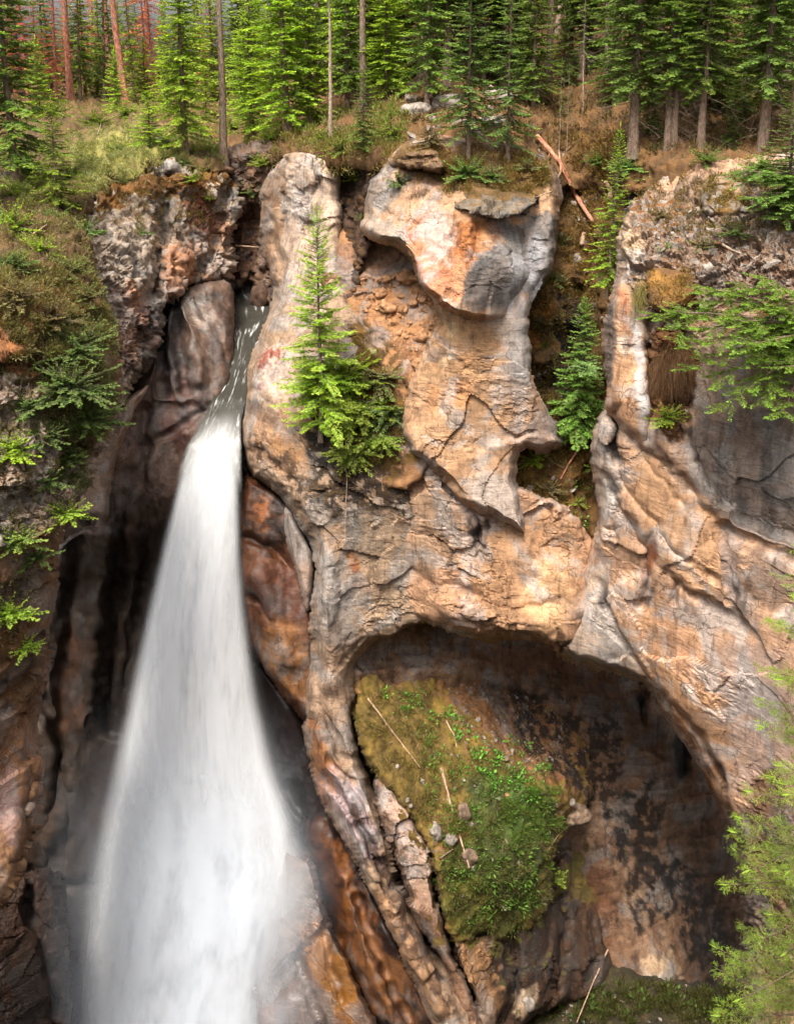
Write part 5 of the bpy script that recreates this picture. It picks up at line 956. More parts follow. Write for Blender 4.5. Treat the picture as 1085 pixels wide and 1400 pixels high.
sh = [  # px, py, radius, n, base colour, tip, mass, label
 (105, 480, 1.4, 90, GJ, GJT, 'left_bank', 'bushy grey green juniper on the edge of the left bank'),
 (90, 530, 1.4, 90, GJ, GJT, 'left_bank', 'dark green bush just below the grey green juniper'),
 (118, 575, 1.2, 80, GJ*1.1, GJT*1.1, 'left_bank', 'green bush overhanging the pale rib of rock'),
 (100, 625, .7, 40, GJ*1.2, GJT, 'left_bank', 'small green bush low on the left bank above the bright sprig'),
 (70, 440, 1.2, 50, GB, GBT, 'left_bank', 'brownish heath bush on the brow of the left bank'),
 (25, 420, 1.0, 50, GB, GBT, 'left_bank', 'brownish bush at the left edge below the plateau'),
 (120, 410, .7, 44, GB*1.1, GJT, 'left_bank', 'olive bush where the bank meets the rough left cliff'),
 (20, 310, 1.4, 60, G_BRIGHT, G_TIP, 'left_bank', 'bright green bush at the left edge under the corner spruce'),
 (115, 318, .7, 36, G_BLUE*1.2, G_BTIP, 'left_bank', 'blue green sprig sticking out over the left cliff edge'),
 (55, 345, .7, 36, G_BRIGHT, G_TIP, 'left_bank', 'small green bush beside the bare roots on the left bank'),
 (20, 615, .8, 44, G_BRIGHT*1.1, G_TIP*1.1, 'left_bank', 'yellow green sprig at the left edge halfway down the bank'),
 (20, 740, .8, 40, GJT, G_YTIP*.8, 'left_bank', 'pale olive tuft of bush low at the left edge'),
 (82, 705, .75, 44, G_BRIGHT*1.3, G_YTIP, 'left_bank', 'bright lime sprig on the bank edge above the dark cavern'),
 (70, 660, .7, 36, GJ, GJT, 'left_bank', 'dark green bush between the pale ledges low on the left bank'),
 (12, 840, .85, 50, G_BRIGHT*1.4, G_YTIP, 'left_bank', 'bright green leafy branch at the left edge above the brown wall'),
 (35, 885, .55, 34, G_BRIGHT*1.5, G_YTIP, 'left_bank', 'small lime sprig hanging just below the bright leafy branch'),
 (262, 250, .8, 40, G_BRIGHT*1.1, G_YTIP*.9, 'left_cliff', 'flat bright bough hanging over the left cliff top'),
 (285, 272, .45, 26, G_BRIGHT*1.3, G_YTIP, 'left_cliff', 'small lime sprig on the left cliff face'),
 (190, 320, .5, 22, GJ*1.3, GJT, 'left_cliff', 'small olive plant on the rough grey cliff'),
 (135, 170, 1.5, 70, G_BRIGHT*.9, G_YTIP*.8, 'left_bank', 'low spreading pine bush on the left plateau under the red trunks'),
 (225, 195, .9, 40, G_BRIGHT*1.2, G_YTIP*.9, 'left_bank', 'bright low bush at the foot of the bright spruce'),
 (290, 205, .9, 40, G_BRIGHT, G_TIP, 'left_bank', 'green low bush beside the dark bare trunk'),
 (440, 195, .7, 30, G_BRIGHT*.8, G_TIP*.8, 'forest_floor', 'green seedling clump at the foot of the pale bare trunk'),
 (360, 225, .8, 36, G_BRIGHT, G_TIP, 'slot_back', 'green bush hanging at the head of the gorge slot'),
 (345, 265, .8, 30, GJ, GJT, 'slot_back', 'olive bush in the shade above the slot stick'),
 (545, 250, .6, 30, GJ*1.2, GJT, 'central_wall', 'small green bush on the upper left edge of the central wall'),
 (640, 240, 1.1, 60, G_BLUE*1.3, G_BTIP*1.1, 'central_wall', 'drooping spruce shrub hanging over the capping ledge'),
 (675, 243, .7, 30, GJ, GJT, 'central_wall', 'sparse olive shrub on the capping ledge beside the drooping one'),
 (900, 240, 1.1, 56, G_DARK*1.6, G_BTIP, 'right_cliff', 'dark low shrub on the crest of the right cliff'),
 (860, 232, 1.0, 50, G_BLUE*1.2, G_BTIP, 'forest_floor', 'green shrub behind the upper corner of the right cliff'),
 (935, 225, .9, 40, GJ, GJT, 'right_cliff', 'olive shrub between the crest shrub and the mossy rim boulder'),
 (1040, 240, 1.1, 44, G_DARK*1.6, G_BTIP, 'right_cliff', 'green bush on the rim right of the mossy boulder'),
 (913, 345, .35, 20, G_BRIGHT, G_TIP, 'right_cliff', 'tiny green plant on the rough face of the right cliff'),
 (910, 575, .7, 44, G_BRIGHT*.9, G_TIP, 'right_cliff', 'rounded green bush under the hanging grass tuft'),
 (730, 632, .7, 36, G_BRIGHT*.8, G_TIP, 'mossy_gully', 'fern like clump low in the mossy gully'),
 (790, 690, .4, 20, G_BRIGHT, G_TIP, 'mossy_gully', 'small leafy plant at the bottom of the mossy gully'),
 (745, 475, .35, 18, G_BRIGHT*.8, G_TIP*.8, 'mossy_gully', 'small green plant on a moss cushion left of the gully spruce'),
 (760, 1200, .6, 26, G_BRIGHT*.6, G_TIP*.7, 'moss_slope', 'hanging green spray at the right edge of the moss slope'),
 (30, 275, 1.0, 60, G_BRIGHT*.7, G_TIP*.7, 'left_bank', 'leafy bush under the trunk of the corner spruce'),
 (70, 305, .9, 50, GJ, GJT, 'left_bank', 'olive bush on the bank below the small spruce'),
 (15, 365, .9, 50, GJ, GJT, 'left_bank', 'grey green bush at the left edge beside the bare roots'),
 (95, 375, .8, 50, GB, GJT, 'left_bank', 'brownish bush below the long bare root'),
 (30, 215, 1.5, 70, G_BRIGHT*.8, G_TIP*.8, 'left_bank', 'green bush between the corner spruce and the pine bush'),
 (175, 160, 1.3, 50, G_BRIGHT*1.1, G_YTIP*.8, 'left_bank', 'light green bush below the leaning red trunk'),
 (75, 155, 1.4, 50, G_DARK*1.5, G_TIP*.8, 'left_bank', 'dark green bush left of the leftmost red trunk'),
 (320, 180, 1.2, 50, G_BRIGHT, G_TIP, 'forest_floor', 'bright undergrowth bush right of the dark bare trunk'),
 (375, 200, .9, 44, G_BRIGHT, G_TIP, 'forest_floor', 'bright undergrowth bush under the leaning bright spruce'),
 (470, 215, .9, 40, G_DARK*1.5, G_TIP*.8, 'forest_floor', 'dark bush over the cleft beside the pale pillar'),
 (480, 245, .7, 30, G_BRIGHT*.8, G_TIP, 'dark_cleft', 'green fringe hanging into the dark cleft'),
 (500, 300, .5, 20, GJ, GJT, 'dark_cleft', 'olive tuft low in the dark cleft'),
 (720, 232, .6, 26, GB, GJT, 'central_wall', 'brown heath tuft at the right end of the capping ledge'),
 (820, 225, .9, 40, G_DARK*1.5, G_BTIP, 'mossy_gully', 'dark shrub above the narrow bright spruce'),
 (745, 300, .5, 22, G_BRIGHT*.8, G_TIP*.8, 'mossy_gully', 'small green shrub under the red log'),
 (715, 400, .45, 26, GB, GBT, 'mossy_gully', 'brown tuft on the moss cushion beside the grey wall'),
 (770, 330, .6, 34, GB, GJT, 'mossy_gully', 'brown bush under the broken stump'), (755, 385, .6, 34, GJ, GJT, 'mossy_gully', 'olive bush above the gully spruce'),
 (735, 440, .5, 30, GB, GBT, 'mossy_gully', 'brown tuft on the wall side of the gully spruce'), (812, 640, .5, 30, GJ, G_TIP*.8, 'mossy_gully', 'green tuft against the right cliff low in the gully'),
 (750, 670, .6, 34, GB, GBT, 'mossy_gully', 'brown heath in the middle of the lower gully'), (715, 690, .4, 24, GJ, GJT, 'mossy_gully', 'olive tuft at the left of the lower gully'),
 (870, 255, .7, 36, GB*1.1, GBT, 'right_cliff', 'brown heath clump on the upper corner of the right cliff'), (900, 300, .5, 28, GB, GBT, 'right_cliff', 'brown tuft on the rough face above the mossy hummock'),
 (960, 340, .5, 28, GB, GJT, 'right_cliff', 'brown green tuft beside the bleached branch'), (925, 440, .5, 30, GB, GBT, 'right_cliff', 'brown tuft between the hummock and the grass beard'),
 (205, 232, .7, 36, GB, GBT, 'left_bank', 'rusty bush on the lip above the rough left cliff'), (150, 245, .7, 36, GB*1.1, GJT, 'left_bank', 'rusty green bush on the plateau edge'),
 (250, 222, .7, 36, GJ, GJT, 'left_bank', 'olive bush on the rim between the bright spruce and the cliff'), (100, 240, 1.0, 50, GJ, GJT, 'left_bank', 'broad olive bush right of the small spruce'),
 (165, 205, .9, 40, GJT*.9, G_YTIP*.7, 'left_bank', 'pale green bush in the middle of the plateau'), (40, 235, 1., 50, G_DARK*1.4, G_DTIP, 'left_bank', 'dark bush by the corner spruce'),
 (590, 195, .8, 40, GB, GBT, 'central_wall', 'rusty bush on the left shoulder of the central rock'), (540, 205, .6, 30, GB, GJT, 'forest_floor', 'brown bush beside the young spruce on the edge'),
 (760, 560, .8, 40, G_DARK*1.6, G_TIP*.8, 'mossy_gully', 'green shrub at the foot of the gully spruce'),
 (735, 600, .6, 30, G_BRIGHT*.7, G_TIP*.8, 'mossy_gully', 'low shrub just above the fern like clump'),
 (770, 735, .5, 24, G_BRIGHT*.8, G_TIP, 'mossy_gully', 'green sprigs where the gully meets the lower wall'),
 (965, 225, .9, 40, G_DARK*1.6, G_BTIP, 'right_cliff', 'dark green shrub just left of the mossy rim boulder'),
 (1000, 320, .6, 26, GJ, GJT, 'right_cliff', 'olive shrub beneath the mossy rim boulder'),
 (890, 400, .3, 16, G_BRIGHT*.8, G_TIP, 'right_cliff', 'tiny shrub beside the mossy hummock'),
 (40, 560, .7, 40, GJ, GJT, 'left_bank', 'olive bush on the pale ledges of the left bank'),
 (55, 765, .7, 36, GJ*1.1, GJT*1.1, 'left_bank', 'ragged bush on the left bank above the bright leafy branch'),
 (60, 600, .8, 44, GJ, GJT, 'left_bank', 'dense olive bush beside the yellow green sprig'),
 (140, 545, .6, 34, GB, GJT, 'left_bank', 'brown green bush at the edge of the left bank next to the pale rib'),
 (650, 50, 1.6, 40, G_DARK*1.2, G_DTIP, 'forest_floor', 'dark undergrowth bush high on the shaded slope'),
]
for i, (px, py, R, n, c1, c2, on, lab) in enumerate(sh):
    s_ = 1 if R > .45 else .6
    shrub('fern' if 'fern' in lab else 'shrub', px, py, R, R*.5, n, c1, c2, lab, 'fern' if 'fern' in lab else 'shrub', on=on, seed=i, sp=.05, tl=.17*s_+.02, w=.045, el=(-15, 75), az=(math.pi*.9, math.pi*2.1) if on not in ('forest_floor', 'slot_back') else (0, 6.28), off=.05)
# the bright spruce beside the stream and the bushy one hanging below it
g = surf('river_pillar', 447, 560)[0]
P_main = spruce(201, 8.2, 1.85, .25, G_BRIGHT*1.3, G_YTIP*.95, 150, r0=.08, sp=.055, tl=.34, w=.045, e0=-8, power=.8, droop=.28)
place_tree('', 'spruce_tree', P_main, Vector(W(438, 590, 33.3)), 1.0, 1.0, 'bright yellow green young spruce standing beside the stream on the smooth rock', 'spruce', tilt=(0, 0))
shrub('spruce_bush', 462, 520, 1.8, 1.2, 120, G_BRIGHT*.85, G_TIP, 'green spruce bush at the foot of the bright young spruce', 'spruce', on='river_pillar', seed=301, az=(math.pi*.8, math.pi*2.3), el=(-50, 40), tl=.3, off=.2)
shrub('spruce_bush', 490, 560, 1.6, 1.2, 90, G_BRIGHT*.95, G_YTIP*.7, 'hanging spruce bush below the bright young spruce, lowest of the green mass', 'spruce', on='river_pillar', seed=302, az=(math.pi*.9, math.pi*2.1), el=(-65, 20), tl=.3, off=.2)
shrub('spruce_bush', 520, 600, 1.1, .8, 60, G_BRIGHT*.8, G_YTIP*.6, 'small bush at the lower right tip of the hanging green mass', 'spruce', on='river_pillar', seed=303, az=(math.pi*.9, math.pi*2.1), el=(-65, 10), tl=.24, off=.2)
shrub('spruce_bush', 520, 520, 1.2, .8, 60, GB*1.2, GJT, 'brownish bush between the bright young spruce and the ochre debris', 'shrub', on='river_pillar', seed=311, az=(math.pi*.9, math.pi*2.1), el=(-40, 40), tl=.2, off=.1)
shrub('spruce_bush', 535, 565, 1.1, .8, 60, GJ*.9, GJT*.9, 'dark olive bush right of the hanging spruce bush', 'shrub', on='river_pillar', seed=312, az=(math.pi*.9, math.pi*2.1), el=(-50, 30), tl=.2, off=.1)
shrub('spruce_bush', 485, 615, 1.2, .8, 70, G_BRIGHT*.75, G_YTIP*.55, 'green bush under the bright young spruce where the root hangs down', 'spruce', on='river_pillar', seed=313, az=(math.pi*.9, math.pi*2.1), el=(-65, 10), tl=.26, off=.15)
# gully spruce and the bright fringe on the cliff corner
place_tree('', 'spruce_tree', spruce(202, 5.4, 1.25, .1, G_DARK*2.0, G_BTIP*.9, 200, r0=.07, sp=.055, tl=.32, w=.045), Vector(W(792, 600, 34.6)), 1., .4, 'dark green spruce growing in the mossy gully against the right cliff', 'spruce')
shrub('spruce_bush', 795, 500, .75, .5, 34, G_BLUE*2.2, np.array([.25, .38, .16]), 'pale blue green spray on the lower side of the gully spruce', 'spruce', Y=33.6, seed=304, az=(3.4, 6.0), el=(-20, 30))
place_tree('', 'spruce_tree', spruce(203, 6.0, .95, .1, G_BRIGHT*.9, G_TIP*.9, 180, r0=.05, sp=.06, tl=.26, w=.045), Vector(W(830, 395, 34.5)), .95, .4, 'narrow bright spruce hugging the upper corner of the right cliff', 'spruce', tilt=(0, .04))
# leaning spruce whose boughs hang over the dark wall
def leaning(name, px, py, Y, cl, col, tip, label, seed, tl=.34):
    g = np.array(W(px, py, Y)); r = bpy.data.objects.new(name, None); COLL.objects.link(r); r.location = Vector(g); tag(r, label, 'spruce')
    LV = Leaves(seed); rs = LV.rs; wd = []; mains = []
    for (qx, qy, qY) in cl:
        e = np.array(W(qx, qy, qY))-g; P = wobbly(np.zeros(3), e, 12, .03, rs); P[:, 2] += np.sin(np.linspace(0, math.pi, 12))*.25; wd.append(tube_arrays(P, np.linspace(.045, .008, 12), 5))
        a0 = math.atan2(e[1], e[0])
        for k in range(3, 12):
            for sg in (-1, 1, 0) if k > 8 else (-1, 1):
                L = (.55+.75*rs.rand())*(1.15-.045*k); az = a0+sg*(.75+.35*rs.rand())
                LV.bough(P[k], az, math.radians(rs.randn()*14-4), L, col*(1+rs.randn()*.2), tip*(1+rs.randn()*.1), sp=.045, tl=tl*.8, w=.030, droop=.25)
                wd.append(tube_arrays(np.r_[[P[k]], LV.last[::max(1, len(LV.last)//4)]], np.linspace(.012, .003, 1+len(LV.last[::max(1, len(LV.last)//4)])), 3))
    link('foliage', LV.mesh('foliage', FOL), r); vv, ff = multi(wd); link('limbs', mesh_np('limbs', vv, ff, BARK), r); return r
leaning('leaning_spruce', 1140, 470, 27.2, [(925, 425, 26.6), (960, 395, 27.2), (1010, 385, 27.4), (950, 470, 26.2), (985, 520, 26.2), (1040, 545, 26), (1060, 420, 26.6), (1030, 470, 25.8), (1085, 500, 25.6), (1000, 440, 26.6), (930, 450, 26.4), (975, 410, 27), (1050, 380, 27), (1070, 560, 25.6), (1000, 550, 26), (955, 500, 26.3), (905, 430, 26.8)], G_BRIGHT*.55, np.array([.18, .30, .04]), 'large leaning spruce reaching in from the right edge over the dark grey wall', 305)
leaning('leaning_spruce', 1150, 270, 30, [(1015, 235, 30), (1040, 270, 29.6), (1075, 295, 29.4), (1060, 240, 30)], G_DARK*1.3, G_BTIP, 'smaller leaning spruce with green boughs at the right edge above the cliff top', 306)
# near spruce at the lower right
NS = spruce(210, 12.4, 1.95, .3, np.array([.10, .165, .018]), np.array([.21, .31, .03]), 330, r0=.09, sp=.075, tl=.30, w=.034, needles=14, e0=-20, power=.38, droop=.3)
place_tree('', 'spruce_tree', NS, Vector(W(1138, 1530, 12.6)), 1.0, 2.2, 'near yellow green spruce with loose needly boughs along the lower right edge', 'spruce', sz=1.0)
# ------------------------------------------------------------------ loose things: wood, stones, grass
def stick(name, pts, r, label, mat=DEAD, cat='branch', lift=.05, n=9, taper=.55, on=None, forks=0, group=None, seed=0, sag=.02):
    P = []
    for q in pts:
        if len(q) == 3: P.append(np.array(W(*q)))
        else:
            h = surf(on, *q) if on else surf_top(*q); P.append(np.array(h[0]+h[1]*(lift+r*.5)))
    rs = np.random.RandomState(seed+17); seg = []
    for a, b in zip(P[:-1], P[1:]): seg.append(wobbly(a, b, n, sag*r**.5, rs)[:-1])
    seg.append(P[-1][None]); C = np.concatenate(seg); o0 = C.mean(0)
    parts = [tube_arrays(C-o0, r*np.linspace(1, taper, len(C))*(1+.08*rs.randn(len(C))), 9)]
    c0 = C[0]-o0; 
    for e, rr in ((0, r), (-1, r*taper)):   # closed ends
        c = C[e]-o0; d = (C[1]-C[0]) if e == 0 else (C[-1]-C[-2]); d = d/np.linalg.norm(d)*(-1 if e == 0 else 1)
        parts.append(tube_arrays(np.array([c, c+d*rr*.25, c+d*rr*.3]), [rr, rr*.75, rr*.01], 9))
    v, f = multi(parts); o = link(name, mesh_np(name, v, f, mat), None, Vector(o0)); tag(o, label, cat, group)
    for k in range(forks):
        i = 2+int(rs.rand()*(len(C)-4)); c = C[i]-o0; d = rs.randn(3); d[1] = -abs(d[1])*.5; d /= np.linalg.norm(d); L = np.linalg.norm(C[-1]-C[0])*.18*(.5+rs.rand())
        v, f = tube_arrays(wobbly(c, c+d*L+(C[-1]-C[0])*.08, 6, .01, rs), r*np.linspace(.45, .1, 6), 6); link('stub', mesh_np('stub', v, f, mat), o)
    return o
def stone(name, px, py, rpx, label, mat=STN_O, asp=(1, 1, .8), on=None, seed=0, sink=.25, cat='stone', group=None, sharp=.5, rot=0.):
    h = surf(on, px, py) if on else surf_top(px, py); g, nn = h[0], h[1]; r = rpx*g.y/F
    n1, n2 = 28, 18; th = np.linspace(0, 2*math.pi, n1, endpoint=False); ph = np.linspace(-math.pi/2, math.pi/2, n2)
    PH, TH = np.meshgrid(ph, th, indexing='ij'); D = np.stack([np.cos(PH)*np.cos(TH), np.cos(PH)*np.sin(TH), np.sin(PH)], -1)
    b, _ = blocks(D*1.1+seed*3.7, seed, .6); rr = 1+.30*sharp*b*2+.12*fbm(D*1.5+seed*9.1, 3, seed)
    V = D*rr[..., None]*np.array(asp)*r
    c, s_ = math.cos(rot), math.sin(rot); V = np.stack([V[..., 0]*c-V[..., 2]*s_, V[..., 1], V[..., 0]*s_+V[..., 2]*c], -1)
    I = np.arange(n1*n2).reshape(n2, n1); J = np.roll(I, -1, 1); Fc = np.stack([I[:-1], J[:-1], J[1:], I[1:]], -1).reshape(-1, 4)
    o = link(name, mesh_np(name, V.reshape(-1, 3), Fc, mat), None, g+nn*r*asp[1]*(1-sink*2)*.5); tag(o, label, cat, group); return o

LOG = stick('fallen_log', [(731, 190), (757, 228), (786, 266), (812, 304)], .105, 'bare red brown log lying down the slope above the mossy gully', LOGM, 'log', lift=.12, taper=.7, forks=2, on=None)
stick('fallen_branch', [(501, 956), (535, 1003), (574, 1050)], .035, 'long dry branch lying across the upper left of the moss slope', lift=.06, on='moss_slope', forks=2)
stick('fallen_branch', [(610, 985), (618, 1005), (624, 1024)], .032, 'short dry branch below the leafy patch on the moss slope', lift=.05, on='moss_slope', seed=2)
stick('fallen_branch', [(602, 1052), (616, 1100), (638, 1182)], .055, 'thick pale dead branch pointing down between stones on the moss slope', lift=.10, on='moss_slope', seed=3, forks=1)
stick('twig', [(617, 1159), (600, 1172), (590, 1190), (578, 1208)], .022, 'dark curved twig near the left edge of the moss slope', BARK, 'twig', lift=.08, on='moss_slope', seed=4)
stick('twig', [(586, 1002), (572, 1018), (560, 1040)], .014, 'thin pale twig crossing the long branch on the moss slope', lift=.05, cat='twig', on='moss_slope', seed=5)
stick('twig', [(735, 1150), (748, 1170), (754, 1194)], .018, 'thin brown twig on the right edge of the moss slope', lift=.08, cat='twig', on='moss_slope', seed=6)
stick('twig', [(745, 1160), (760, 1140), (770, 1130)], .014, 'thin root like twig above the hanging green spray', lift=.05, cat='twig', on='moss_slope', seed=7)
stick('fallen_branch', [(822, 1298), (806, 1340), (786, 1405)], .035, 'straight pale branch leaning in the green undergrowth at the bottom', lift=.25, seed=8)
stick('fallen_branch', [(483, 403), (498, 399), (513, 398)], .05, 'short dark branch lying in the ochre debris', BARK, lift=.08, on='debris_alcove', seed=9)
stick('fallen_branch', [(323, 336, 46.0), (338, 337, 45.6), (353, 338, 45.4)], .045, 'branch wedged across the gorge slot above the stream', DEAD, seed=10)
stick('fallen_branch', [(790, 615), (776, 636), (764, 657)], .04, 'short red brown branch in the lower gully', LOGM, lift=.08, on='mossy_gully', seed=11)
stick('fallen_branch', [(765, 700), (775, 694), (784, 688)], .03, 'short pale branch at the bottom of the gully', DEAD, lift=.06, on='mossy_gully', seed=12)
stick('twig', [(735, 620), (752, 634), (768, 640)], .018, 'thin root beside the fern clump', cat='twig', lift=.1, on='mossy_gully', seed=13)
stick('fallen_branch', [(987, 334), (998, 338), (1011, 342)], .045, 'short bleached branch on the rough right cliff', BARKP, lift=.08, on='right_cliff', seed=14)
stick('fallen_branch', [(668, 123), (690, 128), (712, 136)], .07, 'bleached branch lying on the slope behind the twin spruces', BARKP, lift=.15, on='forest_floor', seed=15)
stick('root', [(45, 322), (60, 318), (68, 306)], .03, 'bare root curling on the brown left bank, upper of two', cat='root', lift=.06, on='left_bank', seed=16)
stick('root', [(52, 345), (85, 358), (118, 352)], .028, 'long bare root on the brown left bank, lower of two', cat='root', lift=.06, on='left_bank', seed=17, forks=2)
stick('root', [(135, 190), (136, 178), (138, 168)], .03, 'pale upright dead stem under the low pine bush', BARKP, 'root', lift=.05, on='left_bank', seed=18)
stick('root', [(472, 600), (474, 660), (470, 740)], .016, 'thin root hanging down the stained rock below the spruce bush', DEAD, 'root', lift=.10, on='river_pillar', seed=19)
stick('root', [(762, 214), (760, 240), (752, 262), (738, 268)], .035, 'curved dead branch hooked over the end of the capping ledge', DEAD, 'root', lift=.12, seed=20)
stick('stump', [(795, 336), (796, 328), (798, 318)], .10, 'broken stump in the mossy gully above the pale stone', DEAD, 'stump', lift=.1, on='mossy_gully', taper=.8, seed=21)
stick('stump', [(832, 272), (832, 262), (831, 250)], .11, 'pale snag stump behind the corner of the right cliff', DEAD, 'stump', lift=.1, taper=.7, seed=22)
stick('twig', [(772, 215), (785, 196), (797, 190)], .02, 'grey twig beside the red log', BARKP, 'twig', lift=.15, seed=23)
for i, (px, py, r, asp, lab) in enumerate([
 (520, 400, 8, (1.1, 1, .75), 'rounded ochre stone at the left of the debris'), (530, 420, 10.5, (1.1, 1, .7), 'largest rounded ochre stone in the debris'),
 (551, 425, 7.5, (.8, 1, 1.2), 'upright ochre stone right of the largest one'), (565, 414, 6.5, (1, 1, .9), 'ochre stone between the upright one and the overhang'),
 (580, 410, 7, (1.1, 1, .8), 'ochre stone tucked under the overhang corner'), (593, 447, 8.5, (.9, 1, 1.1), 'ochre boulder against the wall, upper of the right pile'),
 (582, 462, 11, (1.1, 1, 1), 'pale orange boulder, largest of the right pile'), (584, 480, 6.5, (1, 1, .9), 'small orange stone under the largest boulder of the right pile'),
 (571, 496, 9, (1.1, 1, .8), 'flat pale orange stone at the foot of the debris'), (560, 381, 13, (1.2, 1, .6), 'flat ochre slab at the top of the debris'),
 (529, 381, 6, (1.2, 1, .8), 'small ochre stone left of the flat slab'), (541, 376, 5, (1, 1, .8), 'small stone touching the flat slab'),
 (499, 424, 3.5, (1.2, 1, .8), 'pebble lowest at the left of the debris'), (515, 423, 3.5, (1.3, 1, .8), 'pebble just left of the largest rounded stone'),
 (560, 440, 4, (1, 1, .8), 'pebble in the middle of the debris'), (548, 405, 4.5, (1.2, 1, .8), 'small stone above the upright ochre stone'), (570, 398, 5, (1.1, 1, .8), 'small stone beneath the flat slab'), (598, 470, 5, (1, 1, 1), 'small stone behind the largest boulder of the right pile'), (556, 462, 3.5, (1.2, 1, .8), 'pebble left of the right pile')]):
    stone('stone' if r < 11 else 'boulder', px, py, r, lab, STN_O, asp, 'debris_alcove', i, .32, sharp=1.1, group='stones of the ochre debris')
for i, (px, py, r, asp, mat, on, lab, rot) in enumerate([
 (633, 1112, 12, (.85, .7, 1.4), STN_B, 'moss_slope', 'upright brown rock touching the thick dead branch', 0.1), (596, 1137, 12, (.75, .7, 1.3), STN_G, 'moss_slope', 'narrow pale rock at the left of the stone group', .25),
 (615, 1148, 10, (1, .7, .9), STN_G, 'moss_slope', 'rounded grey rock under the thick dead branch', 0), (555, 1094, 3.4, (1, 1, 1.3), STN_G, 'moss_slope', 'small white pebble on the moss, upper of two', 0),
 (561, 1101, 3.4, (1, 1, 1.3), STN_G, 'moss_slope', 'small white pebble on the moss, lower of two', 0), (640, 1170, 14, (1, .6, 1), STN_B, 'moss_slope', 'mossy brown rock bulging from the green slope', 0),
 (783, 1112, 20, (1.15, .9, .7), STN_B, 'moss_slope', 'wedge of grey rock jutting from the slope into the cave', .3), (358, 405, 15, (.9, 1, 1.3), STN_D, None, 'dark wet boulder beside the upper stream', .1),
 (789, 352, 7, (.9, .8, 1.2), STN_G, 'mossy_gully', 'pale stone in the mossy gully', .1), (720, 1372, 12, (.9, .6, 1.2), STN_G, 'brown_buttress', 'pale stone face below the brown buttress', .3),
 (688, 1040, 6, (1.1, .8, .8), STN_B, 'moss_slope', 'small ochre stone high on the bare soil', 0), (695, 1086, 4, (1, .8, .8), STN_O, 'moss_slope', 'reddish pebble on the green moss', 0),
 (612, 145, 16, (1.3, 1, .8), STN_G, 'forest_floor', 'grey block on the slope left of the twin spruces', 0), (570, 160, 15, (1.3, 1, .8), STN_G, 'forest_floor', 'dark grey block beside the slope spruce', .1),
 (676, 142, 15, (1.3, 1, .8), STN_G, 'forest_floor', 'brown block between the twin spruces', 0), (665, 170, 12, (1.6, 1, .7), STN_G, 'forest_floor', 'flat pale rock in front of the brown block', 0), (5, 248, 14, (1.2, 1, .8), STN_G, 'left_bank', 'dark rock at the left edge under the corner spruce', 0),
 (222, 200, 7, (1.5, 1, .7), STN_G, 'left_bank', 'small white rock on the plateau near the rim', 0)]):
    o = stone('boulder' if r >= 10 else 'pebble', px, py, r, lab, mat, asp, on, 40+i, .25, rot=rot, cat='rock' if r >= 10 else 'pebble')
PEB = stone('pebble', 774, 1095, 6, 'round two coloured pebble resting on the jutting wedge of rock', STN_G, (.8, .8, 1.1), 'moss_slope', 90, -.6, 'pebble', sharp=0)

def gravel(name, specs, mat):
    rs = np.random.RandomState(len(name)); parts = []
    ic = np.array([(a, b, c) for a in (-1, 1) for b in (-1, 1) for c in (-1, 1)], float)*.62; q = np.array([(0, 1, 3, 2), (4, 6, 7, 5), (0, 4, 5, 1), (2, 3, 7, 6), (0, 2, 6, 4), (1, 5, 7, 3)])
    for (on, poly, n, smin, smax) in specs:
        P = np.array(poly, float); lo, hi = P.min(0), P.max(0); k = 0
        while k < n:
            px, py = lo+(hi-lo)*rs.rand(2)
            if not inside(np.array([px]), np.array([py]), P)[0]: continue
            k += 1
            if perlin(np.array([[px/30., py/30., 1.]]), 4)[0] < -.12: continue
            h = surf(on, px, py)
            if not h[2]: continue
            s_ = smin+(smax-smin)*rs.rand()**3; M = rs.randn(3, 3)*.28+np.eye(3); V = (ic+rs.randn(8, 3)*.16)@M*s_
            parts.append((V+np.array(h[0])-np.array(h[1])*s_*.15, q))
    vv, ff = multi(parts); me = mesh_np(name, vv, ff, mat, smooth=False); oo = link(name, me); oo['kind'] = 'stuff'
gravel('ochre_rubble', [('debris_alcove', [(480, 380), (600, 365), (608, 470), (575, 540), (520, 450)], 650, .025, .16)], STN_O)
gravel('soil_rubble', [('moss_slope', [(600, 930), (760, 945), (800, 1040), (700, 1060), (620, 1000)], 420, .02, .09), ('moss_slope', [(490, 940), (760, 940), (760, 1200), (620, 1270), (560, 1120)], 260, .02, .10), ('mossy_gully', [(720, 200), (850, 200), (850, 400), (800, 760), (700, 740)], 260, .03, .16), ('forest_floor', [(560, 120), (740, 120), (740, 230), (560, 200)], 260, .05, .28), ('right_cliff', [(850, 280), (1085, 220), (1085, 360), (900, 380)], 260, .04, .2), ('cave_floor', [(700, 1345), (1000, 1350), (1000, 1400), (700, 1400)], 120, .03, .12)], STN_G)
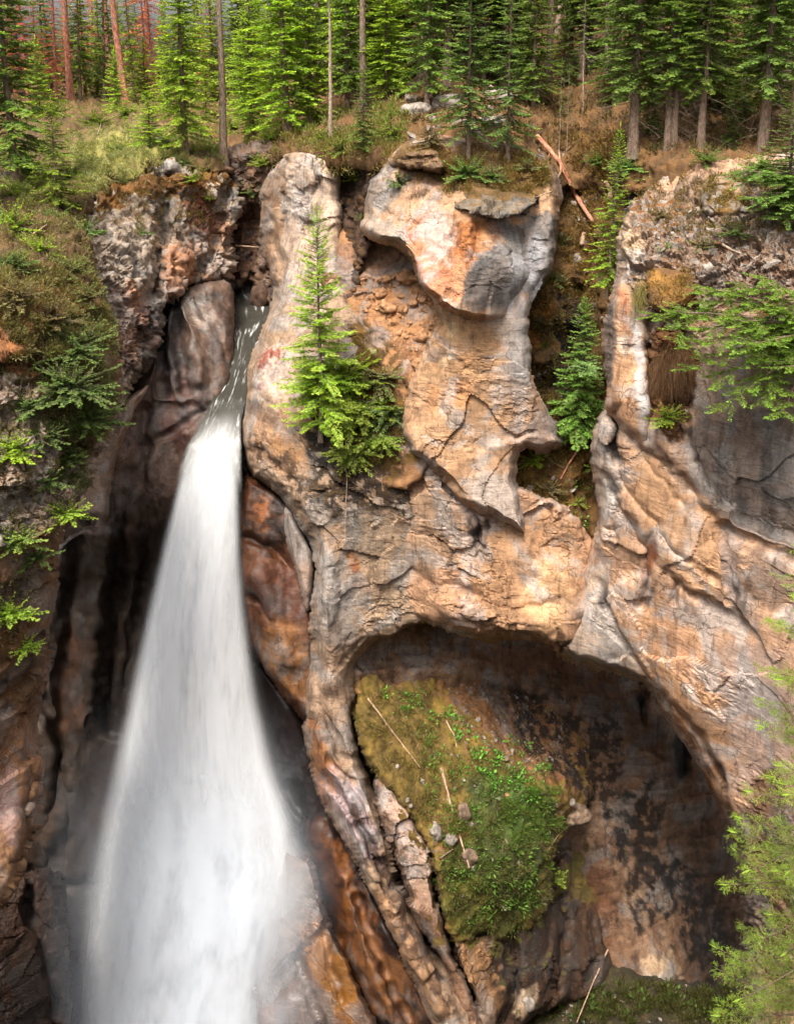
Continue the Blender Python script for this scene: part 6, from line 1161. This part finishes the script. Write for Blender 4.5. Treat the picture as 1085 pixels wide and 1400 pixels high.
# grass and ground cover (nobody could count it)
def cover(name, specs, label=None, kind='stuff'):
    LV = Leaves(hash(name) % 1000); LV = Leaves(len(name)*7)
    rs = LV.rs
    for (on, poly, n, size, c1, c2, mode) in specs:
        P = np.array(poly, float); lo, hi = P.min(0), P.max(0); q = lo+(hi-lo)*rs.rand(n*3, 2); wr = 20*fbm(np.c_[q/28., 0*q[:, :1]], 3, 31), 20*fbm(np.c_[q/28., 0*q[:, :1]+5], 3, 41); q = q[inside(q[:, 0]+wr[0], q[:, 1]+wr[1], P)][:n]
        dens = fbm(np.c_[q/22., 0*q[:, :1]], 3, 5) > (-.12 if mode != 'leaf' else .05); q = q[dens]
        B, Nn = [], []
        for px, py in q:
            h = surf(on, px, py) if on else surf_top(px, py)
            if h is None or (on and not h[2]): continue
            B.append(h[0]); Nn.append(h[1])
        if not B: continue
        B = np.array(B); Nn = np.array(Nn); k = {'leaf': 7, 'grass': 9, 'hang': 14, 'sprig': 16}[mode]
        r = np.repeat(np.arange(len(B)), k); m = len(r); up = Nn[r]*.5+np.array([0, -.05, .7]); J = rs.randn(m, 3)
        tt = rs.rand(len(B), 1); cc = (np.asarray(c1)*(1-tt)+np.asarray(c2)*tt)[r]*(1+rs.randn(m, 1)*.2)
        sc_ = size*(.6+.8*rs.rand(len(B)))[r]
        if mode == 'leaf': LV.strips(B[r]+J*sc_[:, None]*.5+Nn[r]*.05, J*.8+up*.6, sc_*.7, sc_*.5, cc)
        elif mode == 'grass': LV.strips(B[r]+J*sc_[:, None]*.18, up+J*.45, sc_, sc_*.10, cc, droop=.15)
        elif mode == 'sprig': LV.strips(B[r]+J*sc_[:, None]*.35+Nn[r]*.04, up+J*.9, sc_*.8, sc_*.22, cc)
        else: LV.strips(B[r]+J*size*.25, np.array([0, -.35, -1.])+J*.22+Nn[r]*.4, sc_, sc_*.05, cc)
    o = link(name, LV.mesh(name, FOL)); o['kind'] = kind
    if label: o['label'] = label
    return o
C = np.array
cover('ground_cover', [
 ('left_bank', [(0, 260), (130, 280), (125, 380), (0, 400)], 1300, .13, C([.15, .14, .05]), C([.22, .20, .07]), 'sprig'),
 ('left_bank', [(0, 175), (130, 165), (300, 195), (310, 230), (225, 215), (150, 250), (110, 280), (0, 290)], 3500, .13, C([.16, .19, .05]), C([.26, .27, .10]), 'sprig'),
 ('left_bank', [(90, 195), (230, 185), (240, 220), (190, 245), (110, 260)], 2500, .13, C([.24, .27, .10]), C([.34, .34, .15]), 'sprig'),
 ('left_bank', [(0, 380), (130, 360), (160, 460), (90, 500), (0, 470)], 2600, .13, C([.15, .12, .045]), C([.20, .19, .07]), 'sprig'),
 ('left_bank', [(60, 430), (155, 440), (155, 570), (110, 680), (60, 560)], 1800, .13, C([.09, .12, .035]), C([.16, .16, .06]), 'sprig'),
 ('left_bank', [(0, 480), (60, 500), (100, 640), (75, 730), (0, 900)], 500, .12, C([.14, .13, .05]), C([.26, .22, .09]), 'sprig'),
 ('forest_floor', [(330, 185), (560, 185), (560, 230), (330, 225)], 1400, .17, C([.14, .15, .04]), C([.24, .18, .06]), 'sprig'),
 ('forest_floor', [(0, 130), (330, 130), (480, 150), (560, 140), (560, 200), (330, 200), (0, 170)], 3000, .2, C([.14, .17, .04]), C([.24, .24, .07]), 'sprig'),
 ('forest_floor', [(540, 0), (1085, 0), (1085, 210), (560, 200)], 3500, .2, C([.07, .07, .025]), C([.17, .12, .045]), 'sprig'),
 ('left_cliff', [(125, 270), (215, 240), (320, 240), (300, 300), (170, 340), (130, 300)], 500, .12, C([.14, .15, .04]), C([.28, .13, .05]), 'sprig'),
 ('central_wall', [(510, 220), (560, 190), (740, 200), (760, 250), (600, 260)], 900, .12, C([.20, .12, .04]), C([.30, .20, .07]), 'sprig'),
 ('central_wall', [(590, 215), (740, 215), (755, 262), (600, 275)], 900, .14, C([.14, .12, .04]), C([.26, .18, .06]), 'sprig'),
 ('right_cliff', [(850, 250), (1085, 210), (1085, 330), (900, 330)], 900, .13, C([.10, .10, .03]), C([.24, .15, .05]), 'sprig'),
 ('hummock_rock', [(880, 366), (955, 370), (955, 420), (890, 420)], 130, .13, C([.16, .10, .035]), C([.26, .18, .05]), 'sprig'),
 ('rim_boulder', [(960, 245), (1015, 245), (1015, 280), (960, 290)], 90, .13, C([.14, .12, .035]), C([.24, .18, .05]), 'sprig'),
 ('mossy_gully', [(700, 380), (820, 380), (815, 600), (700, 600)], 1100, .16, C([.12, .08, .03]), C([.20, .17, .05]), 'sprig'),
 ('mossy_gully', [(720, 180), (850, 180), (850, 400), (720, 420)], 1900, .17, C([.16, .10, .035]), C([.26, .18, .05]), 'sprig'),
 ('mossy_gully', [(700, 600), (812, 600), (812, 770), (700, 760)], 900, .12, C([.12, .12, .03]), C([.22, .16, .05]), 'sprig'),
])
cover('moss_grass', [
 ('moss_slope', [(610, 1120), (760, 1080), (770, 1150), (745, 1240), (690, 1280), (612, 1280)], 2600, .17, C([.09, .16, .025]), C([.20, .17, .06]), 'grass'),
 ('moss_slope', [(690, 1075), (760, 1085), (750, 1150), (680, 1150)], 1000, .17, C([.10, .20, .03]), C([.17, .24, .045]), 'grass'),
 ('moss_slope', [(486, 940), (600, 940), (640, 1100), (600, 1130), (510, 1050)], 1800, .15, C([.20, .17, .05]), C([.24, .22, .06]), 'grass'),
 ('moss_slope', [(500, 945), (760, 960), (790, 1100), (740, 1250), (620, 1280), (540, 1100)], 1500, .16, C([.16, .10, .05]), C([.26, .20, .09]), 'grass'),
 ('moss_slope', [(560, 1000), (760, 1050), (740, 1240), (620, 1270), (590, 1150)], 500, .18, C([.09, .20, .03]), C([.16, .30, .05]), 'sprig'),
 ('moss_slope', [(600, 930), (760, 950), (790, 1060), (640, 1080)], 900, .08, C([.22, .13, .06]), C([.28, .20, .08]), 'grass'),
 ('cave_floor', [(690, 1345), (1010, 1350), (1010, 1400), (690, 1400)], 2600, .26, C([.06, .06, .015]), C([.13, .13, .035]), 'grass'),
 ('cave_floor', [(690, 1345), (1010, 1350), (1010, 1400), (690, 1400)], 260, .22, C([.06, .12, .02]), C([.12, .19, .04]), 'leaf'),
 ('cave_wall', [(750, 1165), (800, 1170), (820, 1250), (770, 1240)], 300, .09, C([.14, .15, .04]), C([.20, .20, .06]), 'grass'),
 ('debris_alcove', [(490, 430), (520, 440), (560, 520), (575, 640), (480, 640)], 900, .12, C([.13, .10, .03]), C([.16, .16, .04]), 'grass'),
 ('river_pillar', [(480, 440), (555, 530), (565, 640), (490, 640)], 1200, .12, C([.13, .10, .03]), C([.15, .17, .04]), 'grass')])
cover('leafy_plants', [
 ('moss_slope', [(495, 938), (560, 938), (620, 960), (640, 1020), (700, 1000), (760, 1060), (700, 1110), (620, 1040), (560, 980)], 420, .16, C([.10, .34, .04]), C([.18, .48, .07]), 'leaf'),
 ('mossy_gully', [(730, 700), (800, 650), (812, 760), (740, 760)], 90, .14, C([.12, .28, .04]), C([.20, .36, .07]), 'leaf')])
def tuft(px, py, R, L, n, c1, c2, label, on, seed):
    h = surf(on, px, py); LV = Leaves(400+seed); rs = LV.rs; a = rs.rand(n)*6.28; d = np.stack([np.cos(a)*R, -np.abs(np.sin(a))*R*.7, rs.rand(n)*R*.5], -1)*(rs.rand(n)[:, None]**.5)
    tt = rs.rand(n, 1); c = (c1*(1-tt)+c2*tt)*(1+rs.randn(n, 1)*.2)
    # each blade in two pieces: out, then down
    out = np.stack([np.cos(a)*.5, -.6-.3*rs.rand(n), .25*rs.randn(n)], -1); l1 = L*.25
    d[:, 2] += -np.abs(d[:, 0])**1.5*.9; Ls = L*(.25+.8*rs.rand(n)**1.5)*(1-.5*np.abs(d[:, 0])/R); d[:, 2] += .25*rs.randn(n)
    LV.strips(d, out, l1, .014, c); LV.strips(d+out/np.linalg.norm(out, axis=1)[:, None]*l1*.9, np.stack([.25*rs.randn(n), -.12+.15*rs.randn(n), -np.ones(n)], -1), Ls, .010, c)
    o = link('grass_tuft', LV.mesh('grass_tuft', FOL), None, h[0]); tag(o, label, 'grass tuft'); return o
tuft(912, 495, .55, 1.3, 2600, C([.13, .07, .035]), C([.24, .15, .07]), 'brown beard of dead grass hanging under the mossy hummock', 'right_cliff', 1)
tuft(873, 402, .15, .7, 300, C([.20, .18, .05]), C([.30, .24, .09]), 'small straw coloured tuft beside the smooth blade of rock', 'right_cliff', 2)
tuft(575, 258, .35, .6, 260, C([.10, .06, .04]), C([.18, .12, .08]), 'grey beard of roots on the upper left of the central wall', 'central_wall', 3)
# ------------------------------------------------------------------ light and sky
SUN_EL, SUN_AZ = 60., -158.   # azimuth measured from +Y towards +X
w = bpy.data.worlds.new('World'); sc.world = w; w.use_nodes = True; nt = w.node_tree
bg = nt.nodes['Background']; sky = nt.nodes.new('ShaderNodeTexSky'); sky.sky_type = 'NISHITA'; sky.sun_disc = False
sky.sun_elevation = math.radians(SUN_EL); sky.sun_rotation = math.radians(SUN_AZ); sky.air_density = 1.; sky.dust_density = 6.5; sky.ozone_density = .6
hs = nt.nodes.new('ShaderNodeHueSaturation'); hs.inputs['Saturation'].default_value = .12
nt.links.new(sky.outputs[0], hs.inputs['Color']); nt.links.new(hs.outputs[0], bg.inputs[0]); bg.inputs[1].default_value = .12
L = bpy.data.lights.new('sun', 'SUN'); L.energy = 3.0; L.angle = math.radians(20); L.color = (1, .92, .80)
so = bpy.data.objects.new('sun', L); COLL.objects.link(so)
a, e = math.radians(SUN_AZ), math.radians(SUN_EL)
dirv = Vector((math.sin(a)*math.cos(e), math.cos(a)*math.cos(e), math.sin(e)))
so.rotation_euler = (-dirv).to_track_quat('-Z', 'Y').to_euler()
vs = sc.view_settings; vs.view_transform = 'Standard'; vs.look = 'None'; vs.gamma = 1; vs.use_curve_mapping = False
vs.exposure = 1.2
sc.cycles.transparent_max_bounces = 16; sc.cycles.max_bounces = 5; sc.cycles.diffuse_bounces = 3; sc.cycles.adaptive_threshold = .03
sc.cycles.use_denoising = True
